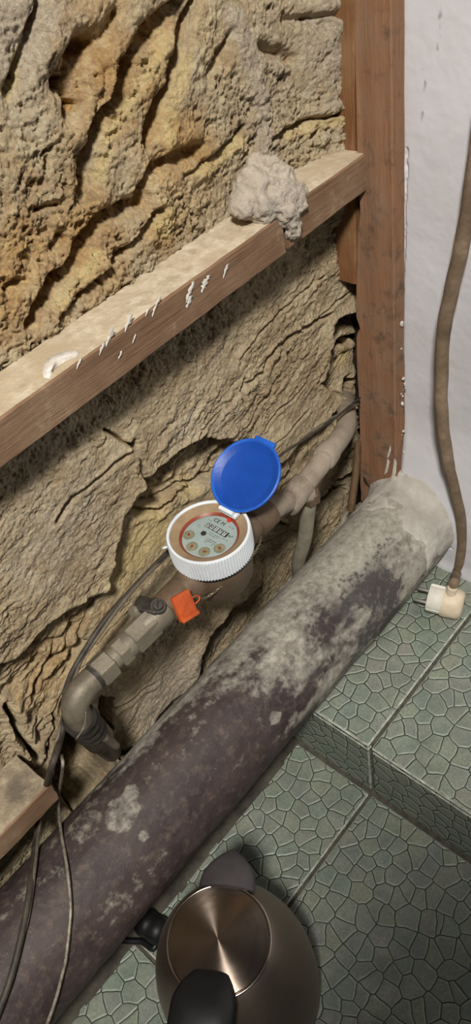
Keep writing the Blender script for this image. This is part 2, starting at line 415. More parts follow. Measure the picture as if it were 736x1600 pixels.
def steel(name, rot, r0=0.22, r1=0.30):
    m = mat(name, srgb(148, 134, 122), 0.3, 1.0); t = NT(m)
    t.b.inputs['Anisotropic'].default_value = 0.93
    tg = t.n('ShaderNodeTangent'); tg.direction_type = 'RADIAL'; tg.axis = 'Z'; t.l(tg.outputs[0], t.b.inputs['Tangent'])
    t.b.inputs['Anisotropic Rotation'].default_value = rot
    v = t.coord((1, 1, 30)); t.rough(t.ramp(t.noise(v, 60, 4, 0.6), [(0.3, r0), (0.7, r1)])); return m
M_LID = steel('brushed_steel_lid', 0.25, 0.22, 0.27)
M_BODY = steel('brushed_steel_body', 0.25, 0.34, 0.44); M_BODY.node_tree.nodes['Principled BSDF'].inputs['Anisotropic'].default_value = 0.6
M_RIM = mat('polished_steel_rim', srgb(170, 160, 150), 0.18, 1.0)
M_BLACKP = noisy('black_plastic', srgb(20, 20, 22), srgb(28, 28, 30), 60, 0.42)
M_GREYP = noisy('dark_grey_plastic', srgb(70, 66, 68), srgb(60, 56, 58), 60, 0.38)
mg = bpy.data.materials.new('clear_glass'); mg.use_nodes = True; tt = mg.node_tree; tt.nodes.clear()
_o = tt.nodes.new('ShaderNodeOutputMaterial'); _mx = tt.nodes.new('ShaderNodeMixShader'); _t = tt.nodes.new('ShaderNodeBsdfTransparent'); _g = tt.nodes.new('ShaderNodeBsdfGlossy')
_t.inputs[0].default_value = (0.93, 0.94, 0.92, 1); _g.inputs['Roughness'].default_value = 0.06
_mx.inputs[0].default_value = 0.05; tt.links.new(_t.outputs[0], _mx.inputs[1]); tt.links.new(_g.outputs[0], _mx.inputs[2]); tt.links.new(_mx.outputs[0], _o.inputs[0])
M_GLASS = mg

# ------------------------------------------------------------------ stone wall (wall_left), y = 0.505, room on the -y side
YW = 0.505
def wp(pts): return [tuple(ony(p, YW)[[0, 2]]) for p in pts]
V, F = box((-0.62, YW + 0.100, -0.02), (0.75, YW + 0.20, 1.12))
wall_left = obj('wall_left', V, F, M_DARK, smooth=False, kind='structure')
STEP = 0.00105
gx = np.arange(-0.40, 0.690, STEP); gz = np.arange(0.0, 1.02, STEP)
GX, GZ = np.meshgrid(gx, gz, indexing='ij'); nx, nz = GX.shape
P0 = np.stack([GX, np.full_like(GX, YW), GZ], -1)
wx = 0.010 * fbm(GX * 14, 3.1, GZ * 14, 3) + 0.004 * fbm(GX * 60, 1.7, GZ * 60, 3)
wz = 0.010 * fbm(GX * 14, 7.7, GZ * 14, 3) + 0.004 * fbm(GX * 60, 9.2, GZ * 60, 3)
QX, QZ = GX + wx, GZ + wz                     # warped lookup so that joints wander
fine_x = GX + 0.0035 * fbm(GX * 70, 2.2, GZ * 70, 3); fine_z = GZ + 0.0035 * fbm(GX * 70, 5.2, GZ * 70, 3)
stones_px = [
    ('corner', [(521, 505), (575, 478), (680, 500), (660, 620), (552, 630), (500, 600), (514, 556)], -0.014),
                                    # outlines of the stones the photograph lets one tell apart
    ('upper_left', [(-400, 900), (-20, 640), (420, 300), (398, 180), (385, 90), (366, 0), (350, -200), (-700, -300)], 0.000),
    ('upper_right', [(366, -200), (366, 0), (385, 90), (398, 180), (420, 300), (700, 180), (760, -200)], 0.002),
    ('mid', [(120, 640), (200, 690), (209, 714), (217, 749), (265, 712), (313, 683), (372, 690), (440, 716), (500, 665), (575, 600), (700, 480), (700, 180), (420, 300)], 0.006),
    ('left', [(-300, 860), (-20, 640), (120, 640), (200, 690), (209, 714), (217, 749), (191, 797), (174, 853), (168, 890), (163, 918), (102, 947), (61, 979), (24, 1012), (-60, 1070), (-400, 1250)], 0.012),
    ('recess', [(217, 749), (265, 712), (313, 683), (372, 690), (390, 730), (330, 752), (283, 772), (226, 802), (196, 800)], -0.020),
    ('low', [(196, 800), (226, 802), (283, 772), (330, 752), (390, 730), (420, 790), (390, 860), (300, 930), (200, 960), (150, 1010), (130, 990), (163, 918), (170, 888), (174, 853)], -0.002),
    ('ochre', [(-60, 1070), (24, 1012), (61, 979), (102, 947), (163, 918), (130, 990), (150, 1010), (110, 1070), (90, 1120), (80, 1200), (0, 1260), (-300, 1420), (-400, 1250)], -0.008),
    ('foot', [(150, 1010), (200, 960), (300, 930), (400, 860), (395, 920), (345, 965), (315, 1005), (312, 1050), (240, 1120), (190, 1170), (140, 1160), (110, 1070)], 0.008),
    ('right_strata', [(440, 716), (500, 665), (575, 600), (640, 560), (640, 720), (560, 740), (505, 790), (470, 830), (420, 800), (400, 745)], -0.010),
    ('right_foot', [(420, 800), (470, 830), (505, 790), (560, 740), (640, 720), (640, 900), (500, 960), (400, 1010), (312, 1060), (315, 1005), (345, 965), (395, 920), (400, 860)], -0.024),
]
lab = np.full(GX.shape, -1, int)
for i, (_, pp, _) in enumerate(stones_px):
    lab[inside(QX, QZ, wp(pp)) & (lab < 0)] = i
rest = len(stones_px); lab[lab < 0] = rest
def blur(a, k, it=2):
    for _ in range(it):
        for ax in (0, 1):
            p = np.pad(a, [(k + 1, k) if q == ax else (0, 0) for q in (0, 1)], mode='edge'); c = np.cumsum(p, ax)
            a = (np.take(c, range(2 * k + 1, c.shape[ax]), ax) - np.take(c, range(0, c.shape[ax] - 2 * k - 1), ax)) / (2 * k + 1)
    return a
offs = [s[2] for s in stones_px] + [-0.004]
H = np.zeros_like(GX); best = np.zeros_like(GX)
for i in range(rest + 1):
    b = blur((lab == i).astype(float), 2, 2); best = np.maximum(best, b); H += offs[i] * b
joint = 1 - best
low = sstep(0.40, 0.62, fbm(GX * 9, 0.5, GZ * 9, 2) * 0.5 + 0.5)
# joints: fine open cracks of changing depth; the mortar streak and the buried outlines stay shallow
jd = 0.016 * (0.35 + 0.65 * low)
jd = np.where(GZ > 0.56, 0.002, jd)
H -= jd * sstep(0.12, 0.5, joint)
# --- relief
upper = sstep(0.50, 0.60, GZ + (0.62 - GX) * 0.0)
H += 0.006 * fbm(GX * 7, 1.3, GZ * 7, 3) + 0.0042 * fbm(GX * 24, 4.1, GZ * 24, 4)
H += 0.024 * sstep(0.598, 0.655, GX) * sstep(0.56, 0.64, GZ)
# sandy, pitted upper stone
pit = fbm(fine_x * 150, 8.8, fine_z * 150, 4, 0.62)
crumb = 0.5 - worley(fine_x, fine_z, 190, 1); crumb2 = 0.5 - worley(fine_x + 0.0015 * pit, fine_z, 360, 5)
patch = 0.5 + 0.5 * sstep(-0.25, 0.25, fbm(GX * 16, 3.3, GZ * 16, 3))
H += upper * patch * (0.0034 * crumb + 0.0030 * crumb2 + 0.0062 * fbm(GX * 85, 2.1, GZ * 85, 5, 0.72) + 0.0020 * pit + 0.0012 * fbm(GX * 420, 4.4, GZ * 420, 2) - 0.0050 * sstep(0.24, 0.5, -fbm(GX * 120, 6.1, GZ * 120, 3)))
# flaky lower stone: strata that climb to the right, broken edges
ca, sa = math.cos(math.radians(17)), math.sin(math.radians(17))
SX = GX * ca + GZ * sa; SZ = -GX * sa + GZ * ca
SZw = SZ + 0.006 * fbm(GX * 25, 3.3, GZ * 25, 3)
SXw = SX + 0.006 * fbm(GX * 40, 6.3, GZ * 40, 3)
lay = fbm(SXw * 42, 0.7, SZw * 105, 4, 0.64)
flake = np.abs(fbm(SXw * 70, 5.7, SZw * 150, 4, 0.65))
step = np.floor(lay * 6 + 0.5) / 6
wf = worley(SXw * 0.62 + 0.003 * fbm(GX * 120, 2.2, GZ * 120, 3), SZw, 105, 3)
strat = 0.0019 * lay + 0.0032 * step - 0.0018 * (1 - sstep(0.0, 0.10, flake)) + 0.0008 * (0.5 - wf) + 0.0018 * fbm(GX * 190, 6.6, GZ * 190, 3) + 0.0012 * (0.5 - worley(fine_x, fine_z, 300, 9))
H += (1 - upper) * strat * (0.45 + 0.75 * sstep(-0.4, 0.5, fbm(GX * 11, 9.9, GZ * 11, 2)))
# rough broken strata in the recess and at the lower left
rough_z = sum(blur((lab == i).astype(float), 6, 1) for i in (5, 7, 9))
H += rough_z * (0.010 * fbm(SX * 30, 2.9, SZw * 70, 4, 0.6) - 0.006 * (1 - sstep(0, 0.25, np.abs(fbm(SX * 22, 1.1, SZw * 60, 3)))))
# --- chisel grooves, cavities and cracks: (pixels on the wall, half width m, depth m)
grooves = [
    ([(66, -20), (62, 20), (42, 80), (16, 140)], 0.0065, 0.013),
    ([(288, -10), (262, 22), (217, 62), (190, 115), (172, 150), (148, 205), (134, 250), (130, 290)], 0.0085, 0.022),
    ([(318, -20), (300, 20), (275, 92), (252, 150), (236, 195), (226, 228)], 0.0085, 0.022),
    ([(360, 48), (346, 82), (326, 116)], 0.005, 0.009),
    ([(376, 198), (348, 234), (300, 268), (282, 276)], 0.0038, 0.011),
    ([(306, 238), (272, 246), (226, 266), (216, 300), (222, 318), (190, 326), (158, 344), (124, 390), (98, 425), (70, 464), (48, 505)], 0.0080, 0.020),
    ([(242, 328), (222, 360), (196, 391), (172, 415), (147, 446), (120, 470), (96, 498)], 0.0052, 0.013),
    ([(418, 217), (440, 205), (470, 188), (517, 168)], 0.0034, 0.012),
    ([(398, 70), (420, 78), (450, 92)], 0.005, 0.012), ([(470, 30), (482, 44)], 0.005, 0.010), ([(440, 30), (500, 24)], 0.004, 0.008),
    ([(178, 20), (150, 58), (128, 80)], 0.008, 0.012), ([(128, 82), (98, 128)], 0.011, 0.024), ([(118, 150), (108, 172)], 0.009, 0.024), ([(150, 110), (136, 200)], 0.006, 0.010),
    ([(152, 438), (138, 450)], 0.006, 0.020), ([(95, 370), (82, 386)], 0.005, 0.010),
    ([(204, 692), (165, 718), (138, 742), (109, 762), (92, 786), (78, 806)], 0.0024, 0.010),
    ([(204, 690), (211, 716), (217, 749), (204, 776), (191, 800), (176, 856), (170, 890)], 0.0050, 0.020),
    ([(217, 749), (240, 742), (262, 722), (285, 704), (312, 684)], 0.0042, 0.016),
    ([(222, 806), (255, 800), (283, 775), (306, 768), (332, 752)], 0.0040, 0.016),
    ([(205, 770), (236, 766), (270, 746)], 0.006, 0.014),
    ([(163, 916), (128, 930), (102, 947), (61, 979), (24, 1012), (-20, 1040)], 0.0040, 0.012),
    ([(14, 1104), (28, 1128), (41, 1155), (69, 1194)], 0.0034, 0.030),
    ([(380, 935), (350, 962), (328, 990), (316, 1020), (312, 1060)], 0.0130, 0.060),
    ([(176, 1102), (205, 1088), (222, 1072), (240, 1062)], 0.0026, 0.010),
    ([(190, 1178), (215, 1158)], 0.010, 0.034), ([(207, 1210), (224, 1176)], 0.008, 0.034), ([(150, 1190), (170, 1215)], 0.010, 0.03),
    ([(548, 492), (535, 498), (522, 506), (517, 520)], 0.0055, 0.034), ([(560, 536), (540, 540), (534, 548)], 0.005, 0.034), ([(551, 600), (549, 622)], 0.006, 0.034),
    ([(516, 520), (514, 545), (503, 578), (492, 600)], 0.0026, 0.012), ([(530, 548), (521, 566), (514, 585), (498, 600)], 0.0026, 0.010),
    ([(470, 600), (452, 622), (430, 640), (412, 668)], 0.0020, 0.007), ([(513, 489), (462, 517), (429, 540), (405, 582), (382, 598)], 0.0032, 0.010), ([(500, 430), (450, 470), (400, 520), (370, 560)], 0.0018, 0.005), ([(480, 640), (450, 668), (425, 690)], 0.0022, 0.008), ([(545, 450), (500, 490), (470, 520)], 0.0016, 0.005), ([(340, 640), (310, 668), (290, 700)], 0.0016, 0.005), ([(420, 610), (380, 660), (350, 684)], 0.0020, 0.006),
    ([(378, 592), (372, 612), (374, 626)], 0.0026, 0.009), ([(444, 548), (452, 572)], 0.003, 0.009), ([(495, 545), (488, 560)], 0.0025, 0.008),
    ([(150, 1040), (120, 1070), (100, 1110)], 0.008, 0.016), ([(20, 1040), (60, 1010), (100, 1000)], 0.004, 0.008), ([(60, 1090), (80, 1040), (120, 1010)], 0.004, 0.009),
    ([(500, 792), (530, 776), (556, 772)], 0.0048, 0.026), ([(488, 850), (512, 806)], 0.004, 0.014), ([(410, 870), (440, 860), (470, 842)], 0.004, 0.012), ([(520, 830), (540, 790)], 0.004, 0.014),
    ([(440, 760), (470, 740), (480, 716)], 0.005, 0.014), ([(520, 740), (545, 716), (560, 690)], 0.004, 0.012),
    ([(10, 452), (40, 440)], 0.004, 0.010), ([(60, 330), (90, 322)], 0.004, 0.009),
]
for gi, (pp, w, dep) in enumerate(grooves):
    pts = wp(pp); xs = [p[0] for p in pts]; zs = [p[1] for p in pts]; mgn = 5 * w + 0.02
    sl = (slice(max(0, int((min(xs) - mgn - gx[0]) / STEP)), max(0, int((max(xs) + mgn - gx[0]) / STEP))), slice(max(0, int((min(zs) - mgn) / STEP)), max(0, int((max(zs) + mgn) / STEP))))
    if GX[sl].size == 0: continue
    jx = GX[sl] + 0.30 * wx[sl] + 0.5 * (fine_x[sl] - GX[sl]); jz = GZ[sl] + 0.30 * wz[sl] + 0.5 * (fine_z[sl] - GZ[sl])
    d = poly_dist(jx, jz, pts)
    wl = w * (0.66 + 0.7 * fbm(jx * 40, gi * 3.1, jz * 40, 2))
    H[sl] -= np.where(GZ[sl] > 0.6, 0.86, 0.92) * dep * np.exp(-(d / wl) ** 2)
    H[sl] += 0.18 * dep * np.exp(-((d - 2.0 * w) / (1.2 * w)) ** 2)
holes = [([(552, 486), (535, 496), (521, 503), (516, 520), (520, 530), (532, 520), (546, 512), (560, 505)], 0.075), ([(566, 532), (545, 536), (533, 546), (540, 553), (560, 548)], 0.07), ([(562, 598), (549, 602), (545, 618), (562, 626)], 0.07),
    ([(374, 938), (345, 960), (322, 984), (310, 1005), (306, 1056), (324, 1048), (346, 1016), (374, 990), (396, 950)], 0.080), ([(184, 1168), (214, 1146), (224, 1160), (195, 1196)], 0.07), ([(203, 1195), (222, 1170), (230, 1185), (212, 1220)], 0.07),
    ([(104, 1128), (140, 1146), (178, 1186), (164, 1236), (124, 1272), (84, 1238)], 0.055), ([(148, 1080), (172, 1086), (170, 1130), (150, 1122)], 0.05), ([(400, 790), (425, 805), (412, 850), (390, 876), (380, 850)], 0.04), ([(100, 116), (114, 118), (112, 136), (98, 134)], 0.036), ([(106, 158), (126, 156), (122, 176), (106, 178)], 0.036), ([(496, 786), (530, 772), (560, 768), (560, 782), (520, 800)], 0.05), ([(140, 440), (158, 432), (156, 444), (140, 452)], 0.03)]
for pp, dep in holes:
    pts = wp(pp); d = poly_dist(fine_x + 0.3 * wx, fine_z + 0.3 * wz, pts + pts[:1]); d = np.where(inside(fine_x + 0.3 * wx, fine_z + 0.3 * wz, pts), d, -d)
    H -= dep * sstep(-0.0015, 0.0045, d)
# lime mortar run down the joint above the batten
streak = poly_dist(QX, QZ, wp([(362, 20), (376, 60), (388, 110), (402, 170), (404, 225), (415, 275)]))
sm = np.exp(-(streak / 0.0095) ** 2)
H = H * (1 - 0.6 * sm) + sm * (0.006 + 0.003 * fbm(GX * 80, 3.9, GZ * 80, 4))
# hold the relief behind the drain pipe and between backing and battens
H = np.clip(H, -0.095, 0.036)
H = np.where(GZ < 0.27, np.minimum(H, 0.022), H)
# --- stains, tints and painted shade, all as fields on the wall
def spots(lst):
    r = np.zeros_like(GX)
    for (px, py, rad, amt) in lst:
        c = ony((px, py), YW); r = np.maximum(r, amt * np.exp(-((QX - c[0]) ** 2 + (QZ - c[2]) ** 2) / rad ** 2))
    return r
ochre = spots([(150, 110, 0.07, 1.0), (230, 190, 0.07, 0.8), (260, 250, 0.06, 1.1), (130, 390, 0.07, 0.9), (20, 420, 0.07, 1.0), (60, 250, 0.06, 0.55), (330, 60, 0.04, 0.7), (240, 60, 0.04, 0.8), (60, 480, 0.05, 0.8),
               (215, 600, 0.05, 0.5), (265, 760, 0.045, 0.7), (80, 1050, 0.07, 0.8), (180, 950, 0.05, 0.6), (400, 600, 0.04, 0.25), (240, 350, 0.04, 0.9), (120, 970, 0.04, 0.7), (230, 880, 0.03, 0.5), (460, 190, 0.03, 0.35), (520, 830, 0.03, 0.4)])
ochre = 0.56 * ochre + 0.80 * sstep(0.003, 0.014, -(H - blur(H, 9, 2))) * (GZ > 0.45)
dust = spots([(80, 820, 0.10, 0.62), (60, 690, 0.08, 0.5), (330, 560, 0.08, 0.42), (20, 30, 0.07, 0.9), (90, 150, 0.05, 0.4), (420, 110, 0.06, 0.6), (500, 60, 0.06, 0.85), (510, 160, 0.05, 0.7), (360, 380, 0.05, 0.6), (350, 650, 0.06, 0.5), (480, 640, 0.06, 0.45), (270, 1080, 0.08, 1.2), (500, 780, 0.08, 0.55), (560, 880, 0.08, 0.8), (360, 1000, 0.05, 0.7), (240, 420, 0.05, 0.45), (20, 300, 0.05, 0.35), (290, 660, 0.04, 0.5), (190, 265, 0.02, 0.5)])
dust = np.maximum(dust, 1.25 * np.exp(-(streak / 0.011) ** 2))
dust = np.where(ochre > 0.6, dust * 0.6, dust)
cream_tint = spots([(235, 840, 0.038, 1.25), (205, 880, 0.036, 1.15), (240, 810, 0.022, 0.8), (300, 768, 0.018, 0.8), (545, 568, 0.016, 1.0), (250, 350, 0.022, 0.9), (190, 905, 0.02, 0.6)])
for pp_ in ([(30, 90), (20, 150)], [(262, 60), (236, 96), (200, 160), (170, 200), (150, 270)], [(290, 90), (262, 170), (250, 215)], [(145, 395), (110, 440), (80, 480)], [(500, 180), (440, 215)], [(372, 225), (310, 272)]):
    cream_tint = np.maximum(cream_tint, 0.75 * np.exp(-(poly_dist(QX, QZ, wp(pp_)) / 0.0085) ** 2))  # pale strips following the right flanks of the grooves
hollow_shade = spots([(140, 1200, 0.055, 1.25), (400, 850, 0.05, 0.7), (100, 1160, 0.04, 0.7), (430, 800, 0.05, 0.7), (320, 1000, 0.035, 0.6), (240, 1010, 0.04, 0.55), (215, 780, 0.02, 0.6), (105, 130, 0.03, 0.4)])  # shade painted dark into the hollows, beside the meter and under the fittings
# --- one stone object per label, sharing the field
HV = H
VX = GX - 0.25 * (HV - blur(HV, 3, 1)); VZ = GZ + 0.35 * (HV - blur(HV, 3, 1))   # lips lean over their hollows a little
ALLV = np.stack([VX, YW - HV, VZ], -1).reshape(-1, 3)
idx = np.arange(nx * nz).reshape(nx, nz)
FQ = np.stack([idx[:-1, :-1], idx[1:, :-1], idx[1:, 1:], idx[:-1, 1:]], -1).reshape(-1, 4)
flab = lab[:-1, :-1].reshape(-1)
pc = proj(P0[:-1, :-1].reshape(-1, 3)); keep = (pc[:, 0] > -560) & (pc[:, 0] < 900) & (pc[:, 1] > -300) & (pc[:, 1] < 1700)
for i in range(rest + 1):
    f = FQ[(flab == i) & keep]
    if len(f) < 60: continue
    u, inv = np.unique(f, return_inverse=True)
    obj('stone', ALLV[u], inv.reshape(-1, 4), M_STONE, wall_left, attrs={'ochre': ochre.reshape(-1)[u], 'dust': dust.reshape(-1)[u], 'hollow_shade': hollow_shade.reshape(-1)[u], 'cream_tint': cream_tint.reshape(-1)[u]})

# mortar clump over the batten joint
YF = 0.457                                     # front plane of the upper battens
cl = []
for (px, py, y, r) in [(400, 300, .478, .020), (430, 290, .476, .020), (412, 318, .470, .018), (440, 312, .466, .017), (385, 316, .478, .014), (455, 305, .468, .013), (425, 272, .486, .016), (408, 265, .49, .014),
                       (440, 326, .459, .012), (452, 335, .456, .011), (456, 348, .455, .010), (455, 360, .455, .009), (445, 330, .460, .011), (378, 325, .476, .010), (462, 320, .460, .010), (462, 300, .470, .010)]:
    cl.append((tuple(ony((px, py), y)), r))
V, F = blob(cl, 0.0016, 0.0075, 85, 3.0)
obj('mortar_clump', V, F, M_MORTAR, wall_left)

# ------------------------------------------------------------------ white end wall (wall_right), x = XW
XW = 0.665
V, F = box((XW + 0.010, -0.75, -0.02), (XW + 0.11, 0.47, 1.12))
wall_right = obj('wall_right', V, F, M_PLASTER_W, smooth=False, kind='structure')
V, F = box((0.700, 0.455, -0.02), (0.78, YW + 0.20, 1.12)); obj('corner_masonry', V, F, M_DARK, wall_right, smooth=False)
sy = 0.0016
gy = np.concatenate([np.arange(-0.75, 0.20, 0.01), np.arange(0.20, 0.462, sy)]); gz2 = np.arange(0.10, 1.02, sy)
AY, AZ = np.meshgrid(gy, gz2, indexing='ij')
def xp(pts): return [tuple(onx(p, XW)[[1, 2]]) for p in pts]
h = 0.0010 * fbm(AY * 9, 3.0, AZ * 9, 2) + 0.0003 * fbm(AY * 90, 1.0, AZ * 90, 3)
jy = AY + 0.003 * fbm(AY * 90, 1.4, AZ * 90, 3); jz = AZ + 0.003 * fbm(AY * 90, 8.4, AZ * 90, 3)
for pp, w, dep in [([(616, 742), (628, 752), (637, 766), (646, 778), (656, 786)], .0016, .007), ([(664, 800), (680, 808), (692, 820), (698, 838), (701, 856)], .0017, .007), ([(698, 832), (722, 838)], .0008, .003), ([(624, 690), (626, 715), (629, 735)], .003, .010), ([(625, 540), (624, 600), (626, 640)], .0018, .006), ([(636, 230), (634, 300), (630, 420), (627, 500)], .0010, .004)]:
    h -= dep * np.exp(-(poly_dist(jy, jz, xp(pp)) / w) ** 2)
dirt = np.zeros_like(AY)
for pp, w, a in [([(690, 8), (686, 30)], .003, .8), ([(688, 40), (684, 80)], .003, .7), ([(664, 130), (662, 140)], .003, .9), ([(661, 176), (656, 206)], .003, .8), ([(668, 210), (664, 220)], .003, .5), ([(632, 500), (628, 560)], .004, .5), ([(630, 650), (628, 720)], .005, .8), ([(700, 640), (736, 655)], .002, .5), ([(640, 615), (690, 600)], .0015, .5), ([(616, 742), (656, 786)], .004, .5), ([(664, 800), (701, 856)], .004, .45), ([(676, 515), (672, 530)], .0015, .6), ([(636, 100), (634, 300)], .003, .5)]:
    dirt = np.maximum(dirt, 0.75 * a * (0.75 + 0.6 * fbm(AY * 160, 2.0, AZ * 70, 3)) * np.exp(-(poly_dist(jy, jz, xp(pp)) / w) ** 2))
# coved cement foot of the plaster
bulge = 0.025 * sstep(0.36, 0.19, AZ) * sstep(0.436, 0.418, AY)
h += bulge
cove = 0.004 * np.exp(-(np.clip(AZ - 0.119, 0, 1) / 0.012) ** 2) * sstep(0.43, 0.36, AY)
h += cove
ii = np.arange(AY.size).reshape(AY.shape)
FQ2 = np.stack([ii[:-1, :-1], ii[:-1, 1:], ii[1:, 1:], ii[1:, :-1]], -1).reshape(-1, 4)
obj('plaster_face', np.stack([XW - h, AY, AZ], -1).reshape(-1, 3), FQ2, M_WHITE, wall_right, attrs={'dirt': dirt.reshape(-1)})

# ------------------------------------------------------------------ floor: two tiled levels and the riser
ZU = 0.119; XS = 0.358; JY = 0.2772
V, F = box((-0.9, -0.9, -0.08), (XW + 0.11, YW + 0.1, -0.006)); floor = obj('floor', V, F, M_GROUT, smooth=False, kind='structure')
V, F = box((XS + 0.008, -0.9, -0.02), (XW + 0.02, 0.452, ZU - 0.006)); step_core = obj('floor_step', V, F, M_GROUT, smooth=False, kind='structure')
def tile(lo, hi, parent, face, b=0.0018):
    V, F = bevbox(lo, hi, b, seg=1)
    mi = []
    for f in F:
        p = [V[i] for i in f]; nrm = np.cross(p[1] - p[0], p[2] - p[0]); nrm = nrm / (np.linalg.norm(nrm) + 1e-12)
        mi.append(1 if max(abs(nrm)) < 0.95 else 0)
    o = obj('tile', np.array(V), F, [M_RISER if face == 0 else M_TILE, M_TILEEDGE], parent, smooth=False, mi=mi)
    o.rotation_euler = (random.uniform(-.002, .002), random.uniform(-.002, .002), 0) if False else (0, 0, 0)
    return o
g = 0.0022
ys = [(-0.683, -0.363), (-0.363, -0.043), (-0.043, JY), (JY, 0.42)]
for (y0, y1) in ys:
    for (x0, x1) in ((-0.60, -0.28), (-0.28, 0.04), (0.04, XS - 0.002)):
        tile((x0 + g, y0 + g, -0.008), (x1 - g, y1 - g, random.uniform(-0.0004, 0.0004)), floor, 2)
    y1u = 0.46 if y1 > 0.4 else y1
    tile((XS, y0 + g, ZU - 0.008), (XW - 0.001, y1u - g, ZU + random.uniform(-0.0003, 0.0003)), step_core, 2)
    tile((XS + 0.0005, y0 + g, 0.001), (XS + 0.009, y1u - g, ZU - 0.0095), step_core, 0)
hx = np.arange(-0.60, XS, 0.004); hy = np.linspace(0.378, 0.440, 22); BX, BY = np.meshgrid(hx, hy, indexing='ij')  # dark strip standing in for the shade along the pipe's underside
edge_ = 0.391 + 0.005 * fbm(BX * 18, 1.1, 2.2, 3); tt_ = np.clip((BY - edge_) / 0.05, -1, 1)
BZ = np.where(tt_ > 0, 0.0012 + 0.010 * tt_ + 0.0012 * fbm(BX * 70, BY * 70, 0.4, 3), -0.003)
k = np.arange(BX.size).reshape(BX.shape)
obj('pipe_shade_strip', np.stack([BX, BY, BZ], -1).reshape(-1, 3), np.stack([k[:-1, :-1], k[1:, :-1], k[1:, 1:], k[:-1, 1:]], -1).reshape(-1, 4), M_CONC, floor)
# rough concrete bed along the wall under the pipe
V, F = blob([((x, 0.465 + 0.008 * math.sin(x * 31), 0.0), (0.05, 0.040, 0.016 + 0.006 * math.sin(x * 47))) for x in np.arange(-0.5, 0.36, 0.045)], 0.006, 0.006, 40, 8.0)
obj('concrete_bed', V, F, M_CONC, floor)
# rubble and cement on the upper level between pipe and stone
V, F = blob([((x, 0.478 + 0.006 * math.sin(x * 40), 0.12), (0.03, 0.030, 0.026 + 0.010 * math.sin(x * 61))) for x in np.arange(0.46, 0.67, 0.03)], 0.005, 0.012, 45, 2.0)
obj('cement_fill', V, F, M_MORTAR, step_core)

V, F = box((-0.62, -0.75, -0.02), (-0.07, -0.10, 1.16))  # unseen block, added only to shade the lower right floor
obj('shadow_block', V, F, M_WHITE, smooth=False, kind='structure')

# ------------------------------------------------------------------ big drain pipe
PR, PY, PZ = 0.0627, 0.4023, 0.1782
pxs = np.arange(-0.55, XW + 0.001, 0.0022); na = 200
pa = np.linspace(0, 2 * math.pi, na, endpoint=False)
AX, AA = np.meshgrid(pxs, pa, indexing='ij')
cy, cz = np.cos(AA), np.sin(AA)                 # angle 0 toward +y (wall), pi/2 up
dn = fbm(AX * 9, cy * 1.6 + 4, cz * 1.6, 4, 0.6); dn2 = fbm(AX * 30, cy * 4 + 9, cz * 4, 4, 0.6)
rr = PR + 0.0010 * fbm(AX * 14, cy * 2, cz * 2, 3) + 0.0006 * fbm(AX * 70, cy * 8, cz * 8, 3)
dustp = 0.04 + 0.80 * sstep(0.24, 0.54, AX) + 0.55 * dn + 0.30 * dn2 + 0.22 * sstep(0.35, -0.1, np.abs(AA - 1.2) - 0.55) * sstep(-0.2, 0.3, AX)
dustp = dustp + 0.58 * sstep(1.45, 0.75, AA) * sstep(-0.05, 0.28, AX) * (0.7 + 0.6 * dn)
dustp = np.where(AA > math.pi, dustp - 0.10, dustp)
tarp = 0.75 * sstep(0.25, 0.40, AX) * sstep(0.62, 0.50, AX) * sstep(-0.1, 0.35, fbm(AX * 16 + 5, cy * 2.2, cz * 2.2, 4)) * sstep(math.pi * 0.40, math.pi * 0.75, AA)
for (px, py, r_, a_) in [(170, 1190, .022, 1.0), (205, 1238, .010, 1.0), (430, 1122, .008, 1.0), (190, 1270, .02, .8), (130, 1290, .02, .7), (405, 1065, .02, .8), (460, 1050, .02, .9), (225, 1305, .006, .9), (320, 1075, .03, .6)]:
    d = ray(px, py)                             # first hit on the pipe
    A = d[1] ** 2 + d[2] ** 2; B = 2 * (d[1] * (EYE[1] - PY) + d[2] * (EYE[2] - PZ)); Cc = (EYE[1] - PY) ** 2 + (EYE[2] - PZ) ** 2 - PR ** 2
    q = B * B - 4 * A * Cc
    if q < 0: continue
    hit = EYE + d * ((-B - math.sqrt(q)) / (2 * A)); an = math.atan2(hit[2] - PZ, hit[1] - PY)
    dd = np.hypot(AX - hit[0] + 0.006 * dn2, PR * (np.mod(AA - an + math.pi, 2 * math.pi) - math.pi))
    dustp = np.maximum(dustp, 0.52 * a_ * sstep(r_ * 1.15, r_ * 0.8, dd))
rr = rr + 0.0009 * sstep(0.45, 0.60, dustp)     # caked dust stands proud
VP = np.stack([AX, PY + rr * cy, PZ + rr * cz], -1).reshape(-1, 3)
k = np.arange(AX.size).reshape(AX.shape); kn = np.roll(k, -1, 1)
FP = np.stack([k[:-1], kn[:-1], kn[1:], k[1:]], -1).reshape(-1, 4)
drain = obj('drain_pipe', VP, FP, M_PIPE, attrs={'dust': dustp.reshape(-1), 'tar': tarp.reshape(-1)})
tag(drain, 'thick dark dusty soil pipe running along the foot of the stone wall', 'pipe')
def onpipe(p, off=0.0):
    d = ray(*p); R2 = (PR + off) ** 2
    A = d[1] ** 2 + d[2] ** 2; B = 2 * (d[1] * (EYE[1] - PY) + d[2] * (EYE[2] - PZ)); Cc = (EYE[1] - PY) ** 2 + (EYE[2] - PZ) ** 2 - R2
    q = max(B * B - 4 * A * Cc, 0.0)
    return EYE + d * ((-B - math.sqrt(q)) / (2 * A))
